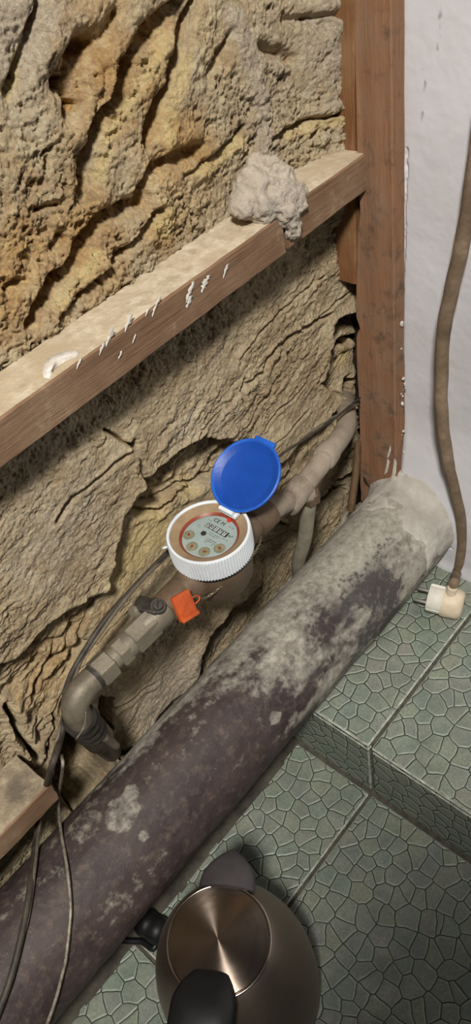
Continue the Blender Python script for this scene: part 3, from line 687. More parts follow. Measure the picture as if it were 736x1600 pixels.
# plaster heaped over the pipe where it enters the white wall
cxs = np.arange(0.560, XW + 0.002, 0.0018); ca_ = np.linspace(math.radians(-8), math.radians(196), 130)
CX, CA = np.meshgrid(cxs, ca_, indexing='ij'); tx = np.clip((CX - 0.575) / (XW - 0.575), 0, 1)
fl = 0.0035 * tx ** 2.2 + 0.016 * np.clip((CX - 0.618) / 0.03, 0, 1) ** 4 * (0.7 + 0.5 * fbm(CX * 30, np.cos(CA) * 3, np.sin(CA) * 3, 3)) + 0.0015 + 0.0030 * fbm(CX * 45, np.cos(CA) * 3, np.sin(CA) * 3, 4) - 0.004 * (1 - sstep(0, 0.12, tx))
fl *= sstep(math.radians(205), math.radians(150), CA) * 0.85 + 0.15
cr = PR + fl
k = np.arange(CX.size).reshape(CX.shape)
FC = np.stack([k[:-1, :-1], k[:-1, 1:], k[1:, 1:], k[1:, :-1]], -1).reshape(-1, 4)
obj('plaster_collar', np.stack([CX, PY + cr * np.cos(CA), PZ + cr * np.sin(CA)], -1).reshape(-1, 3), FC, noisy('grey_white_plaster', srgb(204, 200, 192), srgb(182, 177, 167), 50, 0.92, 0.0012, 160, c3=srgb(168, 163, 154), s3=3), wall_right)

# plaster crumbling along the seam with the board
fl_ = []
for k in range(64):
    t = k / 63; p = onx((624 + 4 * math.sin(t * 17) + 2 * t, 505 + 225 * t), 0.652); r = random.uniform(0.0008, 0.0024)
    if random.random() < 0.45: fl_.append(((p[0] + 0.004, p[1] + 0.001 + random.uniform(-.0025, .0025), p[2]), (r, r * random.uniform(0.6, 1.0), r * random.uniform(0.8, 1.6))))
V, F = blob(fl_, 0.0009, 0.0024, 240, 6.0); obj('crumbling_plaster', V, F, M_PLASTER_W, wall_right)

# ------------------------------------------------------------------ timber
def beam(name, x0, x1, y0, y1, z0, z1, mats, label, cat, group=None, axis=0, seed=0.0, amp=0.0012, taper=None, parent=None, endcut=None):
    """rough sawn stick with slightly rounded arrises; mats = (sides, top)"""
    lo = np.array([x0, y0, z0]); hi = np.array([x1, y1, z1]); L = hi[axis] - lo[axis]; n = max(8, int(L / 0.006))
    ot = [a for a in range(3) if a != axis]; A, B = hi[ot[0]] - lo[ot[0]], hi[ot[1]] - lo[ot[1]]
    b = 0.0016; ring = []
    def edge(p, q, m_):
        for s in range(m_): ring.append((p[0] + (q[0] - p[0]) * s / m_, p[1] + (q[1] - p[1]) * s / m_))
    ma, mb = max(3, int(A / 0.006)), max(3, int(B / 0.006))
    edge((b, 0), (A - b, 0), ma); edge((A - b, 0), (A, b), 1); edge((A, b), (A, B - b), mb); edge((A, B - b), (A - b, B), 1)
    edge((A - b, B), (b, B), ma); edge((b, B), (0, B - b), 1); edge((0, B - b), (0, b), mb); edge((0, b), (b, 0), 1)
    K = len(ring); V = []; F = []; mi = []
    for i in range(n + 1):
        t = i / n
        for (a, c) in ring:
            p = np.zeros(3); s = (1, 1) if taper is None else taper(t)
            p[axis] = lo[axis] + L * t; p[ot[0]] = lo[ot[0]] + a * s[0]; p[ot[1]] = lo[ot[1]] + c * s[1]
            if endcut and i == n: p[axis] += endcut * (a / A)
            V.append(p)
    for i in range(n):
        for q in range(K): F.append((i * K + q, i * K + (q + 1) % K, (i + 1) * K + (q + 1) % K, (i + 1) * K + q))
    F.append(tuple(range(K - 1, -1, -1))); F.append(tuple(range(n * K, (n + 1) * K)))
    V = np.array(V)
    if axis == 1: F = [f[::-1] for f in F]
    for f in F:
        p = V[list(f[:4])]; nr = np.cross(p[1] - p[0], p[2] - p[0]); mi.append(1 if (abs(nr[2]) > 0.8 * np.linalg.norm(nr) and p[:, 2].mean() > z0 + 0.7 * (z1 - z0) and axis != 2) else 0)
    cen = np.zeros_like(V); 
    d = np.stack([fbm(V[:, 0] * 30 + seed + s_, V[:, 1] * 60, V[:, 2] * 60, 4) for s_ in (0, 31, 77)], -1)
    d[:, axis] *= 1.5
    V = V + d * amp * np.array([1, 1, 1])
    o = obj(name, V, F, mats, parent, smooth=True, mi=mi, sharp=35)
    if cat: tag(o, label, cat, group)
    return o
BJ = float(ony((446, 385), YF)[0]); BE = float(ony((572, 262), YF)[0])
zt = float(ony((0, 660), YF)[2]); zt2 = float(ony((572, 235), YF)[2]); zb = float(ony((0, 735), YF)[2])
ZT = 0.6655; ZB = 0.6285
bat1 = beam('wooden_batten', -0.40, BJ, YF, 0.505, ZB, ZT, [M_BAT, M_BATTOP], 'long brown batten with whitewash drips and dusty top, left of the mortar clump', 'batten', seed=1)
bat2 = beam('wooden_batten', BJ + 0.004, BE, YF - 0.001, 0.503, ZB + 0.003, ZT + 0.003, [M_BAT, M_BATTOP], 'short brown batten end between the mortar clump and the upright board', 'batten', seed=9)
bat3 = beam('wooden_batten', -0.40, 0.074, 0.452, 0.507, 0.252, 0.286, [M_BAT, noisy('grimy_batten_top', srgb(196, 180, 152), srgb(150, 134, 112), 90, 0.95, 0.003, 200, c3=srgb(124, 112, 96), s3=3)], 'low dusty batten end at the left, just above the soil pipe', 'batten', seed=15, amp=0.0018)

def splash(parent, pts_px, plane, val, mat_, name='paint_splash', thick=0.0004):
    """a small dried drip lying on a flat face; outline in pixels on that face"""
    P = [on(p[0], p[1], plane, val) for p in pts_px]; c = sum(P) / len(P); n = np.zeros(3); n[plane] = 1.0
    if np.dot(n, EYE - c) < 0: n = -n
    V = [p for p in P] + [c + (p - c) * 0.8 + n * thick for p in P] + [c + n * thick * 1.2]; k = len(P)
    F = [(i, (i + 1) % k, k + (i + 1) % k, k + i) for i in range(k)] + [(k + i, k + (i + 1) % k, 2 * k) for i in range(k)]
    nr = np.cross(P[1] - P[0], P[2] - P[1])
    return obj(name, np.array(V), F, mat_, parent)
def drip(px, py, w, h_, sl=-0.35):
    """ragged vertical run outline"""
    r = random.Random(int(px * 7 + py)); L_, R_2 = [], []; n_ = 9
    for k in range(n_):
        f = k / (n_ - 1); prof_ = (0.25 + 0.75 * math.sin(math.pi * min(1, f * 0.85 + 0.15))) * (1 - 0.75 * f ** 2)
        jx = r.uniform(-0.35, 0.35) * w
        L_.append((px + jx + w * prof_ * r.uniform(0.35, 1.0) + sl * h_ * f, py + h_ * f)); R_2.append((px + jx - w * prof_ * r.uniform(0.35, 1.0) + sl * h_ * f, py + h_ * f))
    return L_ + R_2[::-1]
fy = YF - 0.0007
for (px, py, w, h_) in [(302, 440, 6, 34), (298, 462, 6, 20), (322, 436, 6, 22), (326, 430, 4, 12), (356, 412, 3, 24), (246, 470, 3, 26), (250, 462, 2.5, 12), (206, 490, 5, 30), (176, 512, 6, 30), (190, 548, 3, 14), (162, 536, 4, 20), (212, 522, 2, 16), (232, 482, 2, 14), (126, 560, 3, 18)]:
    splash(bat1, drip(px, py, w, h_), 1, fy, M_PAINT)
splash(bat1, [(66, 580), (72, 566), (90, 556), (110, 550), (124, 550), (120, 558), (104, 564), (92, 572), (82, 580), (78, 592), (68, 590)], 2, ZT + 0.0004, M_PAINT, 'plaster_splash', 0.0035)

XB = 0.643                                     # room-side face of the upright board
bz0 = float(onx((563, 782), XB)[2])
def btap(t): return (1.0, 1.0)
ybl, ytl = float(onx((564, 780), XB)[1]), float(onx((556, 0), XB)[1])
n = 90; bv = []; 
board_w = lambda z: (0.426, ybl + (ytl - ybl) * (z - bz0) / (0.81 - bz0))
V = []; F = []; mi = []; zz = np.linspace(bz0, 1.02, 120); K = 0
for i, z in enumerate(zz):
    y0, y1 = board_w(z); y0 -= 0.0015
    bite = 0.004 * math.exp(-((z - float(onx((562, 330), XB)[2])) / 0.018) ** 2) + 0.005 * math.exp(-((z - float(onx((560, 512), XB)[2])) / 0.008) ** 2) - 0.004 * math.exp(-((z - 0.46) / 0.10) ** 2)
    y1 -= bite
    ring = []
    for t in np.linspace(0, 1, 14): ring.append((XB + 0.0006 * math.sin(t * 9), y1 + (y0 + 0.0016 - y1) * t))
    for t in np.linspace(0, 1, 5): ring.append((XB + 0.0016 + (XW - 0.002 - XB - 0.0016) * t, y0))
    ring += [(XW - 0.002, y1), (XB + 0.0015, y1 + 0.001)]
    K = len(ring)
    for (x, y) in ring: V.append((x, y, z))
for i in range(len(zz) - 1):
    for q in range(K): F.append((i * K + q, i * K + (q + 1) % K, (i + 1) * K + (q + 1) % K, (i + 1) * K + q))
F.append(tuple(range(K - 1, -1, -1))); F.append(tuple(range((len(zz) - 1) * K, len(zz) * K)))
V = np.array(V); V += np.stack([fbm(V[:, 0] * 70 + s_, V[:, 1] * 70, V[:, 2] * 22, 4) for s_ in (3, 41, 67)], -1) * 0.0011
board = obj('upright_board', V, F, M_BOARD, sharp=35)
tag(board, 'upright brown weathered board in the corner beside the white wall', 'board')
bx = XB - 0.0012
for pts in ([(586, 782), (594, 766), (600, 756), (603, 752), (604, 758), (598, 772), (592, 783)], [(606, 768), (609, 752), (613, 738), (616, 716), (620, 722), (618, 742), (620, 752), (612, 768)], [(600, 742), (603, 728), (606, 716), (609, 722), (605, 738)], [(604, 714), (608, 702), (610, 694), (611, 704), (607, 716)], [(578, 784), (584, 776), (590, 772), (588, 784)]):
    splash(board, pts, 0, bx, M_PAINT)
splash(board, [(567, 744), (572, 748), (578, 762), (574, 758), (568, 752)], 0, bx, M_DARK, 'knot_hole', 0.0004)
ly = float(onx((548, 100), 0.655)[1])
lath = beam('lath_strip', 0.645, 0.659, 0.0, 0.034, 0.52, 1.02, [M_LATH, M_LATH], 'narrow brown lath behind the left edge of the upright board', 'lath', axis=2, seed=21, amp=0.0006)
for v in lath.data.vertices:
    z = v.co.z + lath.location.z; v.co.y += board_w(z)[1] + 0.0012 + 0.004 * sstep(0.86, 0.66, z)

V, F = tube([ony((559, 690), 0.468), ony((556, 740), 0.466), ony((548, 798), 0.462)], [0.0042, 0.0048, 0.0054], 8, secmod=lambda i, a: 1 + 0.15 * math.sin(3 * a + i))
tag(obj('wooden_stick', V, F, M_STICK, sharp=50), 'thin broken stick leaning beside the foot of the upright board', 'stick')

# ------------------------------------------------------------------ water meter
MC = ony((325, 829), 0.43); MR = 0.0418; MZ = MC[2]
ZA = 0.394                                     # pipe run axis height
meter = thing('water_meter', 'water meter with white ribbed collar and open blue lid', 'water meter', (MC[0], MC[1], ZA - 0.03))
# body
mb = MB()
V, F = lathe([(0.020, -0.034), (0.031, -0.030), (0.0365, -0.018), (0.0375, 0.0), (0.0375, 0.014), (0.036, 0.018)], 48, (MC[0], MC[1], ZA)); mb.add(V, F)
V, F = tube([(MC[0] - 0.062, MC[1], ZA), (MC[0] - 0.05, MC[1], ZA), (MC[0] - 0.03, MC[1], ZA)], [0.0150, 0.0165, 0.020], 24); mb.add(V, F)
V, F = tube([(MC[0] + 0.03, MC[1], ZA), (MC[0] + 0.05, MC[1], ZA), (MC[0] + 0.066, MC[1], ZA)], [0.020, 0.0165, 0.0150], 24); mb.add(V, F)
mb.build('body', M_BRASS, meter, sharp=40)
V, F = lathe([(0.0370, MZ - 0.034 - ZA), (0.0395, MZ - 0.031 - ZA), (0.0395, MZ - 0.027 - ZA)], 64, (MC[0], MC[1], ZA)); obj('gasket', V, F, M_BLACKP, meter, sharp=40)
NR = 84
def ribs(j, a): return 1.0 - (0.016 + 0.016 * math.cos(NR * a)) * (1.0 if 1 <= j <= 3 else 0.0)
V, F = lathe([(0.0385, -0.0275), (0.0420, -0.0265), (0.0424, -0.015), (0.0424, -0.004), (0.0418, -0.0012), (0.0412, 0.0), (0.0394, 0.0), (0.0387, -0.0008), (0.0385, -0.008), (0.0385, -0.020)], NR * 6, MC, closed=True, rmod=ribs)
ring = obj('collar_ring', V, F, M_RING, meter, sharp=38)
V, F = bevbox((-0.006, -0.004, -0.004), (0.004, 0.004, 0.0), 0.001); ea = onz((258, 855), MZ - 0.012)
hv = MB(); 
V, F = lathe([(0.0012, -0.0008), (0.0034, -0.0008), (0.0034, 0.0008), (0.0012, 0.0008)], 16, ea, axis=(0.3, 0.5, 0.8), closed=True); obj('seal_eyelet', V, F, M_RING, ring)
V, F = lathe([(0.0386, -0.0020), (0.0300, -0.0062), (0.0300, -0.009), (0.0386, -0.009)], 96, MC, closed=True); bez_ = obj('bezel', V, F, M_BEZ, meter, sharp=40)
V, F = lathe([(0.0301, -0.0060), (0.0276, -0.0080), (0.0276, -0.0095), (0.0301, -0.0095)], 96, MC, closed=True); obj('red_gasket', V, F, M_RED, meter, sharp=40)
DZ = MZ - 0.0085
V, F = lathe([(0.0275, -0.0125), (0.0275, -0.0085), (0.0, -0.0085)], 72, MC); dial = obj('dial_plate', V, F, M_DIAL, meter, sharp=40)
def dl(r, u, z=0.0): return np.array([MC[0] + u, MC[1] - r, DZ + z])     # r to the right of the print, u up
def disc(name, r, u, rad, z0, z1, m_, par, n=28):
    V, F = lathe([(rad, z0), (rad, z1), (0.0, z1)], n, (MC[0] + u, MC[1] - r, DZ)); return obj(name, V, F, m_, par, sharp=40)
for (r, u) in ((-0.0188, -0.0100), (-0.0056, -0.0194), (0.0092, -0.0176), (0.0188, -0.0062)):
    sd = disc('subdial', r, u, 0.0060, 0, 0.0003, M_SUB, dial)
    th = math.atan2(u, r) + random.uniform(-2, 2); V = []
    pv = MB()
    w = 0.0006; L = 0.0034; dx, dy = math.cos(th), math.sin(th)
    pts = [dl(r - dy * w - dx * .001, u + dx * w - dy * .001, .0004), dl(r + dy * w - dx * .001, u - dx * w - dy * .001, .0004), dl(r + dx * L, u + dy * L, .0004)]
    pv.add(pts + [p + [0, 0, .0004] for p in pts], [(0, 1, 2), (5, 4, 3), (0, 3, 4, 1), (1, 4, 5, 2), (2, 5, 3, 0)]); 
    pv.add(*lathe([(0.0014, .0004), (0.0014, .0009), (0, .0009)], 12, dl(r, u)))
    pv.build('pointer', M_RED, sd, smooth=False)
    tk = MB()
    for q in range(10):
        a = q * math.pi / 5; o_ = dl(r + 0.0050 * math.cos(a), u + 0.0050 * math.sin(a), 0.0003); tk.add(*box(o_ - [0.00025, 0.00025, 0], o_ + [0.00025, 0.00025, 0.0002]))
    tk.build('tick_marks', M_INK, sd, smooth=False)
disc('flow_star', -0.0075, -0.0005, 0.0028, 0, 0.0008, M_FITD, dial, 20)
disc('red_marker', 0.0030, 0.0262, 0.0021, 0, 0.0022, M_REDDOT, dial, 20)
cm = MB(); cm.add(*box(dl(0.0145, 0.0074), dl(-0.0135, 0.0136, 0.0005))); counter = cm.build('counter_window', M_INK, dial, smooth=False)
def text(body, r, u, size, m_, par, name, z=0.0004, bold=0.0):
    cu = bpy.data.curves.new('t', 'FONT'); cu.body = body; cu.size = size; cu.extrude = 0.00008; cu.offset = bold; cu.align_x = 'CENTER'; cu.align_y = 'CENTER'; cu.resolution_u = 3
    o = bpy.data.objects.new('t', cu); COL.objects.link(o); dg = bpy.context.evaluated_depsgraph_get(); me = bpy.data.meshes.new_from_object(o.evaluated_get(dg))
    V = [dl(r + v.co.x, u + v.co.y, z + v.co.z) for v in me.vertices]; F = [tuple(p.vertices) for p in me.polygons]
    bpy.data.objects.remove(o); bpy.data.curves.remove(cu); bpy.data.meshes.remove(me)
    return obj(name, np.array(V), F, m_, par, smooth=False)
for i, dg_ in enumerate('00177'):
    r = -0.0108 + i * 0.0054
    c = MB(); c.add(*box(dl(r + 0.0019, 0.0079, .0005), dl(r - 0.0019, 0.0131, .0008))); d_ = c.build('digit_drum', M_RING, counter, smooth=False)
    text(dg_, r, 0.0105, 0.0056, M_INK, counter, 'digit', 0.0009, 0.00012)
text('CE M', -0.0042, 0.0196, 0.0064, M_INK, dial, 'marking')
text('m³', 0.0180, 0.0110, 0.0046, M_INK, dial, 'marking')
text('∩', -0.0185, 0.0040, 0.005, M_INKL, dial, 'marking')
gl = MB()
for (r, u, w) in ((-0.013, 0.0165, 0.006), (0.012, 0.0205, 0.008), (0.004, 0.0040, 0.016), (0.003, 0.0018, 0.013), (0.006, -0.0030, 0.016), (0.006, -0.0052, 0.014), (0.006, -0.0074, 0.012), (0.0165, 0.0050, 0.008)):
    for q in range(int(w / 0.0011)):
        if random.random() < 0.8: gl.add(*box(dl(r - w / 2 + q * .0011 + .0007, u - .0005), dl(r - w / 2 + q * .0011, u + .0005, .0002)))
gl.build('fine_print', M_INKL, dial, smooth=False)
V, F = lathe([(0.0299, -0.0066), (0.0299, -0.0056), (0.0, -0.0056)], 64, MC); V2, F2 = V, F
obj('glass', V, F, M_GLASS, meter, sharp=40)
# hinge and blue lid, standing open toward the corner
HX = MC[0] + 0.0315; th = math.radians(31)
ul = np.array([math.cos(th), 0, math.sin(th)]); nl = np.array([-math.sin(th), 0, math.cos(th)])   # in-plane and inner normal
HP = np.array([MC[0] + 0.0275, MC[1] - 0.001, MZ + 0.0042])
hb = MB(); hb.add(*bevbox((HX - 0.0045, MC[1] - 0.0115, MZ - 0.003), (HX + 0.004, MC[1] + 0.0095, MZ + 0.0016), 0.0008)); hb.build('hinge_base', M_RING, meter, sharp=40)
V, F = tube([HP + [0, 0.0088, 0], HP + [0, -0.0088, 0]], 0.0023, 14); obj('hinge_barrel', V, F, M_RING, meter, sharp=40)
LR = 0.0380; LC = np.array([MC[0] + 0.0325, MC[1], MZ + 0.0045]) + ul * 0.0352
lprof = [(0.0, -0.0036), (0.030, -0.0036), (0.0352, -0.0026), (LR, -0.0006), (LR, 0.0022), (LR - 0.0012, 0.0028), (LR - 0.0024, 0.0022), (0.0290, -0.0006), (0.0280, -0.0010), (0.0, -0.0010)]
V, F = lathe(lprof, 96, LC, axis=nl, up=ul); lid = obj('lid', V, F, M_BLUE, meter, sharp=30)
Ml = Matrix([[*(np.cross(ul, nl)), 0], [0, 0, 0, 0], [0, 0, 0, 0], [0, 0, 0, 1]])
sdv = np.cross(ul, nl); Mr = Matrix(((ul[0], sdv[0], nl[0], LC[0]), (ul[1], sdv[1], nl[1], LC[1]), (ul[2], sdv[2], nl[2], LC[2]), (0, 0, 0, 1)))
V, F = bevbox((LR - 0.0025, -0.011, -0.003), (LR + 0.0030, 0.013, 0.0018), 0.0008, Mr); obj('lid_tab', V, F, M_BLUER, lid, sharp=40)
V, F = lathe([(LR - 0.0026, 0.0021), (LR - 0.0008, 0.0034), (LR + 0.0004, 0.0026), (LR + 0.0004, 0.0012)], 96, LC, axis=nl, closed=True, up=ul); obj('lid_rim', V, F, M_BLUER, lid, sharp=40)
gb = MB()
for q in range(12):
    a = random.uniform(2.4, 3.9); rd = random.uniform(0.8, 0.93) * LR; p = np.array(Mr @ Vector((math.cos(a) * rd, math.sin(a) * rd, 0.0006))); 
    gb.add(*lathe([(0.0008, -0.0004), (0.0006, 0.0003), (0, 0.0004)], 7, p, axis=nl))
gb.build('moulding_specks', M_BLUER, lid)

# ------------------------------------------------------------------ supply pipe run left of the meter
def hexnut(x0, x1, r, c, axis=(1, 0, 0), n=6, ch=0.0012):
    ap = lambda a: math.cos(math.pi / n) / math.cos((a % (2 * math.pi / n)) - math.pi / n)
    return lathe([(r * 0.88, x0), (r, x0 + ch), (r, x1 - ch), (r * 0.88, x1)], 72, c, axis=axis, up=(0.01, -0.75, 0.66), rmod=lambda j, a: (ap(a) if j in (1, 2) else min(1.0, ap(a) * 1.02)))
AY_ = MC[1]; ax0 = np.array([0.0, AY_, ZA])
X_ = lambda px, py: float(ony((px, py), AY_)[0])
xe = X_(117, 1085) - 0.003
sup = thing('supply_pipe', 'grey threaded pipe fittings with elbow running up to the water meter', 'pipe fittings', (xe, AY_, 0.2))
xm = MC[0] - 0.060
V, F = lathe([(0.0165, xm - 0.016), (0.0166, xm - 0.014), (0.0166, xm + 0.010), (0.0160, xm + 0.012)], 36, ax0, axis=(1, 0, 0)); obj('union_nut', V, F, M_BRASS, sup, sharp=40)
xv = X_(243, 965); 
V, F = lathe([(0.0115, xv - 0.022), (0.0140, xv - 0.016), (0.0150, xv + 0.004), (0.0148, xv + 0.014), (0.0130, xm - 0.012)], 36, ax0, axis=(1, 0, 0)); vb = obj('valve_body', V, F, M_FIT, sup, sharp=40)
sc_ = ony((275, 936), AY_ - 0.008); 
sp = np.array([X_(243, 945), AY_ - 0.004, ZA + 0.0165])
vax = np.array([-0.12, -0.30, 0.94]); vax /= np.linalg.norm(vax)
V, F = lathe([(0.0078, -0.008), (0.0080, -0.001), (0.0074, 0.0006), (0.0052, 0.0006), (0.0050, 0.0030), (0.0044, 0.0036), (0.0, 0.0038)], 28, sp, axis=vax); scr = obj('valve_screw', V, F, M_FITD, vb, sharp=40)
Mv = Matrix.Translation(sp + vax * 0.0034) @ Vector((0, 0, 1)).rotation_difference(Vector(vax)).to_matrix().to_4x4() @ Matrix.Rotation(0.6, 4, 'Z')
V, F = bevbox((-0.0036, -0.0006, 0.0), (0.0036, 0.0006, 0.0007), 0.0002, Mv); obj('screw_slot', V, F, M_BLACKP, scr, smooth=False)
Mv = Matrix.Translation(sp + np.array([-0.004, 0.012, -0.005])) @ Matrix.Rotation(0.35, 4, 'Z')
V, F = bevbox((-0.0095, -0.014, -0.0050), (0.0085, 0.013, 0.0052), 0.0032, Mv, 3); obj('valve_lug', V, F, M_FITD, vb, sharp=60)
V, F = lathe([(0.0046, -0.012), (0.0060, -0.010), (0.0060, 0.003), (0.0052, 0.0055), (0, 0.0060)], 24, sp + np.array([-0.014, 0.018, -0.006]), axis=(-0.80, 0.10, 0.45)); obj('valve_plug', V, F, M_FIT, vb, sharp=40)
def seg(name, xa, xb, r, m_, hexa=False, n=36, knurl=None):
    if hexa: V, F = hexnut(xa, xb, r, ax0)
    else: V, F = lathe([(r * 0.93, xa), (r, xa + 0.0012), (r, xb - 0.0012), (r * 0.93, xb)], n, ax0, axis=(1, 0, 0))
    return obj(name, V, F, m_, sup, sharp=30)
x1 = X_(232, 973); x2 = X_(205, 1000); x3 = X_(196, 1006); x4 = X_(181, 1018); x5 = X_(168, 1030); x6 = X_(152, 1045); x7 = X_(138, 1062)
seg('hex_nut', x2 - 0.002, x1 + 0.004, 0.0158, M_FIT, True)
seg('coupling', x3 - 0.004, x2 - 0.001, 0.0132, M_FIT)
seg('hex_nut', x4 - 0.002, x3 - 0.001, 0.0142, M_FIT, True)
seg('nipple', x5 - 0.002, x4, 0.0108, M_FIT)
seg('hex_nut', x6 - 0.004, x5 + 0.002, 0.0150, M_FIT, True)
seg('thread_collar', x7 - 0.002, x6 - 0.002, 0.0124, M_FITD)
# elbow turning down
el = []; R_ = 0.020; cen = np.array([xe + 0.016, AY_, ZA - R_])
pth = [np.array([x7 + 0.004, AY_, ZA]), np.array([cen[0], AY_, ZA])]
for q in range(1, 11):
    a = math.radians(90 + 9 * q); pth.append(cen + R_ * np.array([math.cos(a), 0, math.sin(a)]))
pth.append(pth[-1] + np.array([0, 0, -0.012]))
V, F = tube(pth, [0.0126] * 2 + [0.0130] * 10 + [0.0128], 28); obj('elbow', V, F, M_FIT, sup, sharp=40)
bx0 = pth[-1]
dn_ = np.array(ony((183, 1184), 0.480)) - bx0; ddir = dn_ / np.linalg.norm(dn_)
rp = []
for q in range(34):
    t = q / 33.0; rp.append((0.0134 + 0.0028 * (0.5 + 0.5 * math.cos(t * 2 * math.pi * 3)), -0.004 + 0.052 * t))
V, F = lathe(rp, 30, bx0, axis=ddir); obj('ribbed_sleeve', V, F, M_FITD, sup)
t0 = bx0 + ddir * 0.046
V, F = lathe([(0.0125, 0.0), (0.0156, 0.002), (0.0156, 0.040), (0.0128, 0.044), (0.0110, 0.11)], 30, t0, axis=ddir); obj('riser_pipe', V, F, M_FIT, sup, sharp=40)
V, F = tube([t0 + np.array([0.004, -0.014, -0.006]), t0 + np.array([0.010, -0.016, -0.030])], [0.0042, 0.0038], 10); obj('clamp_lug', V, F, M_FIT, sup, sharp=40)

# ------------------------------------------------------------------ outlet pipe right of the meter
out = thing('outlet_pipe', 'grey painted pipe from the water meter to behind the upright board', 'pipe', (MC[0] + 0.08, AY_, ZA - 0.04))
xo = MC[0] + 0.064
oa = np.array([xo, AY_, ZA]); ob = np.array(ony((462, 772), 0.437)); oc = np.array(ony((510, 712), 0.440)); od = np.array(ony((540, 668), 0.464)); oe = np.array(onx((566, 634), 0.662)); oe[1] = 0.514
V, F = lathe([(0.0165, -0.006), (0.0185, -0.004), (0.0185, 0.018), (0.0165, 0.020)], 36, oa, axis=(1, 0, 0)); obj('union_nut', V, F, M_BRASS, out, sharp=40)
V, F = tube(bez([oa, (oa + ob) / 2, ob, oc, od, oe], 6), 0.0122, 22); obj('pipe', V, F, M_GPAINT, out, sharp=50)
dd = (oc - ob) / np.linalg.norm(oc - ob)
V, F = tube([ob - dd * 0.020, ob - dd * 0.016, ob + dd * 0.004, ob + dd * 0.014, ob + dd * 0.017], [0.0135, 0.0152, 0.0150, 0.0148, 0.0130], 24); obj('pipe_socket', V, F, M_GPAINT, out, sharp=40)
dd2 = (od - oc) / np.linalg.norm(od - oc)
V, F = tube([oc - dd2 * 0.012, oc - dd2 * 0.009, oc + dd2 * 0.010, oc + dd2 * 0.012], [0.0125, 0.0144, 0.0144, 0.0125], 24); obj('pipe_socket', V, F, M_GPAINT, out, sharp=40)
hs = np.array(ony((484, 772), 0.430))
V, F = tube([ob + dd * 0.006, (ob + hs) / 2, hs], [0.011, 0.011, 0.0105], 18); obj('branch_tee', V, F, M_GPAINT, out, sharp=40)
V, F = hexnut(-0.007, 0.007, 0.0122, hs + [0, 0, -0.004], axis=(0.1, -0.1, -1)); obj('branch_nut', V, F, M_BRASS, out, sharp=35)
hose = bez([hs + [0, 0, -0.004], ony((481, 800), 0.434), ony((476, 842), 0.443), ony((466, 880), 0.464), ony((470, 920), 0.480), ony((476, 950), 0.486)], 8)
V, F = tube(hose, 0.0088, 18); ho = obj('branch_hose', V, F, M_HOSE, out)

# ------------------------------------------------------------------ seal, cables, wires
s0 = np.array(ony((287, 944), AY_ - 0.024))
seal = thing('security_seal', 'orange plastic seal hanging on twisted wire below the white meter collar', 'seal', s0)
view = (EYE - s0); view /= np.linalg.norm(view)
su = np.array(ony((302, 936), AY_ - 0.024)) - np.array(ony((272, 954), AY_ - 0.024)); su /= np.linalg.norm(su)
nrm = np.array([-0.25, -0.75, 0.62]); nrm -= su * np.dot(nrm, su); nrm /= np.linalg.norm(nrm); sv = np.cross(nrm, su)
Ms = Matrix(((su[0], sv[0], nrm[0], s0[0]), (su[1], sv[1], nrm[1], s0[1]), (su[2], sv[2], nrm[2], s0[2]), (0, 0, 0, 1)))
V, F = bevbox((-0.0110, -0.0138, -0.0028), (0.0110, 0.0112, 0.0028), 0.0014, Ms); tgb = obj('seal_body', V, F, M_ORANGE, seal, sharp=40)
V, F = bevbox((-0.0110, -0.0152, 0.001), (0.0110, -0.0112, 0.0044), 0.0008, Ms); obj('seal_lip', V, F, M_ORANGE, tgb, sharp=40)
lp = [np.array(Ms @ Vector((0.008, -0.004, 0.0)))] + [np.array(Ms @ Vector((0.0115 + 0.009 * math.sin(t), -0.002 + 0.0035 * math.cos(t) * 1.0, 0.0))) for t in np.linspace(0.2, 2.9, 9)] + [np.array(Ms @ Vector((0.008, -0.006, 0.0)))]
V, F = tube(lp, 0.0008, 8); obj('seal_loop', V, F, M_ORANGE, seal)
wpth = bez([np.array(Ms @ Vector((0.009, 0.003, 0.001))), ony((322, 934), AY_ - 0.024), ony((350, 912), AY_ - 0.030), ony((385, 880), AY_ - 0.038), ony((405, 852), AY_ - 0.034), ony((408, 838), AY_ - 0.02)], 12)
tw = MB()
for s_ in (0, math.pi):
    Pp, fr = frames(wpth); q = [p + 0.0009 * (math.cos(i * 0.9 + s_) * u + math.sin(i * 0.9 + s_) * v) for i, (p, (t, u, v)) in enumerate(zip(Pp, fr))]
    tw.add(*tube(q, 0.00055, 6))
tw.build('twisted_wire', M_WIRE, seal)

def cable(name, pts, r, m_, label, cat='cable', n=9, smooth_n=8):
    V, F = tube(bez(pts, smooth_n), r, n); o = obj(name, V, F, m_); return tag(o, label, cat)
YC = 0.474
cable('black_cable', [ony((100, 1085), 0.452), ony((112, 1052), 0.462), ony((135, 1012), 0.466), ony((165, 968), 0.468), ony((205, 922), 0.470), ony((245, 880), 0.472), ony((285, 840), 0.478), ony((330, 790), 0.482)], 0.0027, M_BLACKC, 'thicker black cable lying on the stone from the elbow to behind the meter')
cable('black_cable', [ony((112, 1075), 0.450), ony((128, 1030), 0.464), ony((150, 1000), 0.464), ony((190, 944), 0.464), ony((232, 896), 0.468), ony((268, 862), 0.474), ony((310, 812), 0.480)], 0.0018, M_GREYC, 'thinner greyish cable beside the black cable, from the elbow to the meter')
cable('thin_cable', [ony((400, 742), 0.474), ony((440, 710), 0.470), ony((470, 690), 0.468), ony((500, 670), 0.466), ony((530, 648), 0.466), ony((562, 622), 0.47)], 0.0016, M_BLACKC, 'thin dark cable crossing from the blue lid to the upright board')
cable('thin_cable', [ony((470, 686), 0.470), ony((515, 655), 0.466), ony((562, 630), 0.47)], 0.0012, M_GREYC, 'thin grey cable just above the painted outlet pipe')
pp = lambda p, o_: onpipe(p, o_)
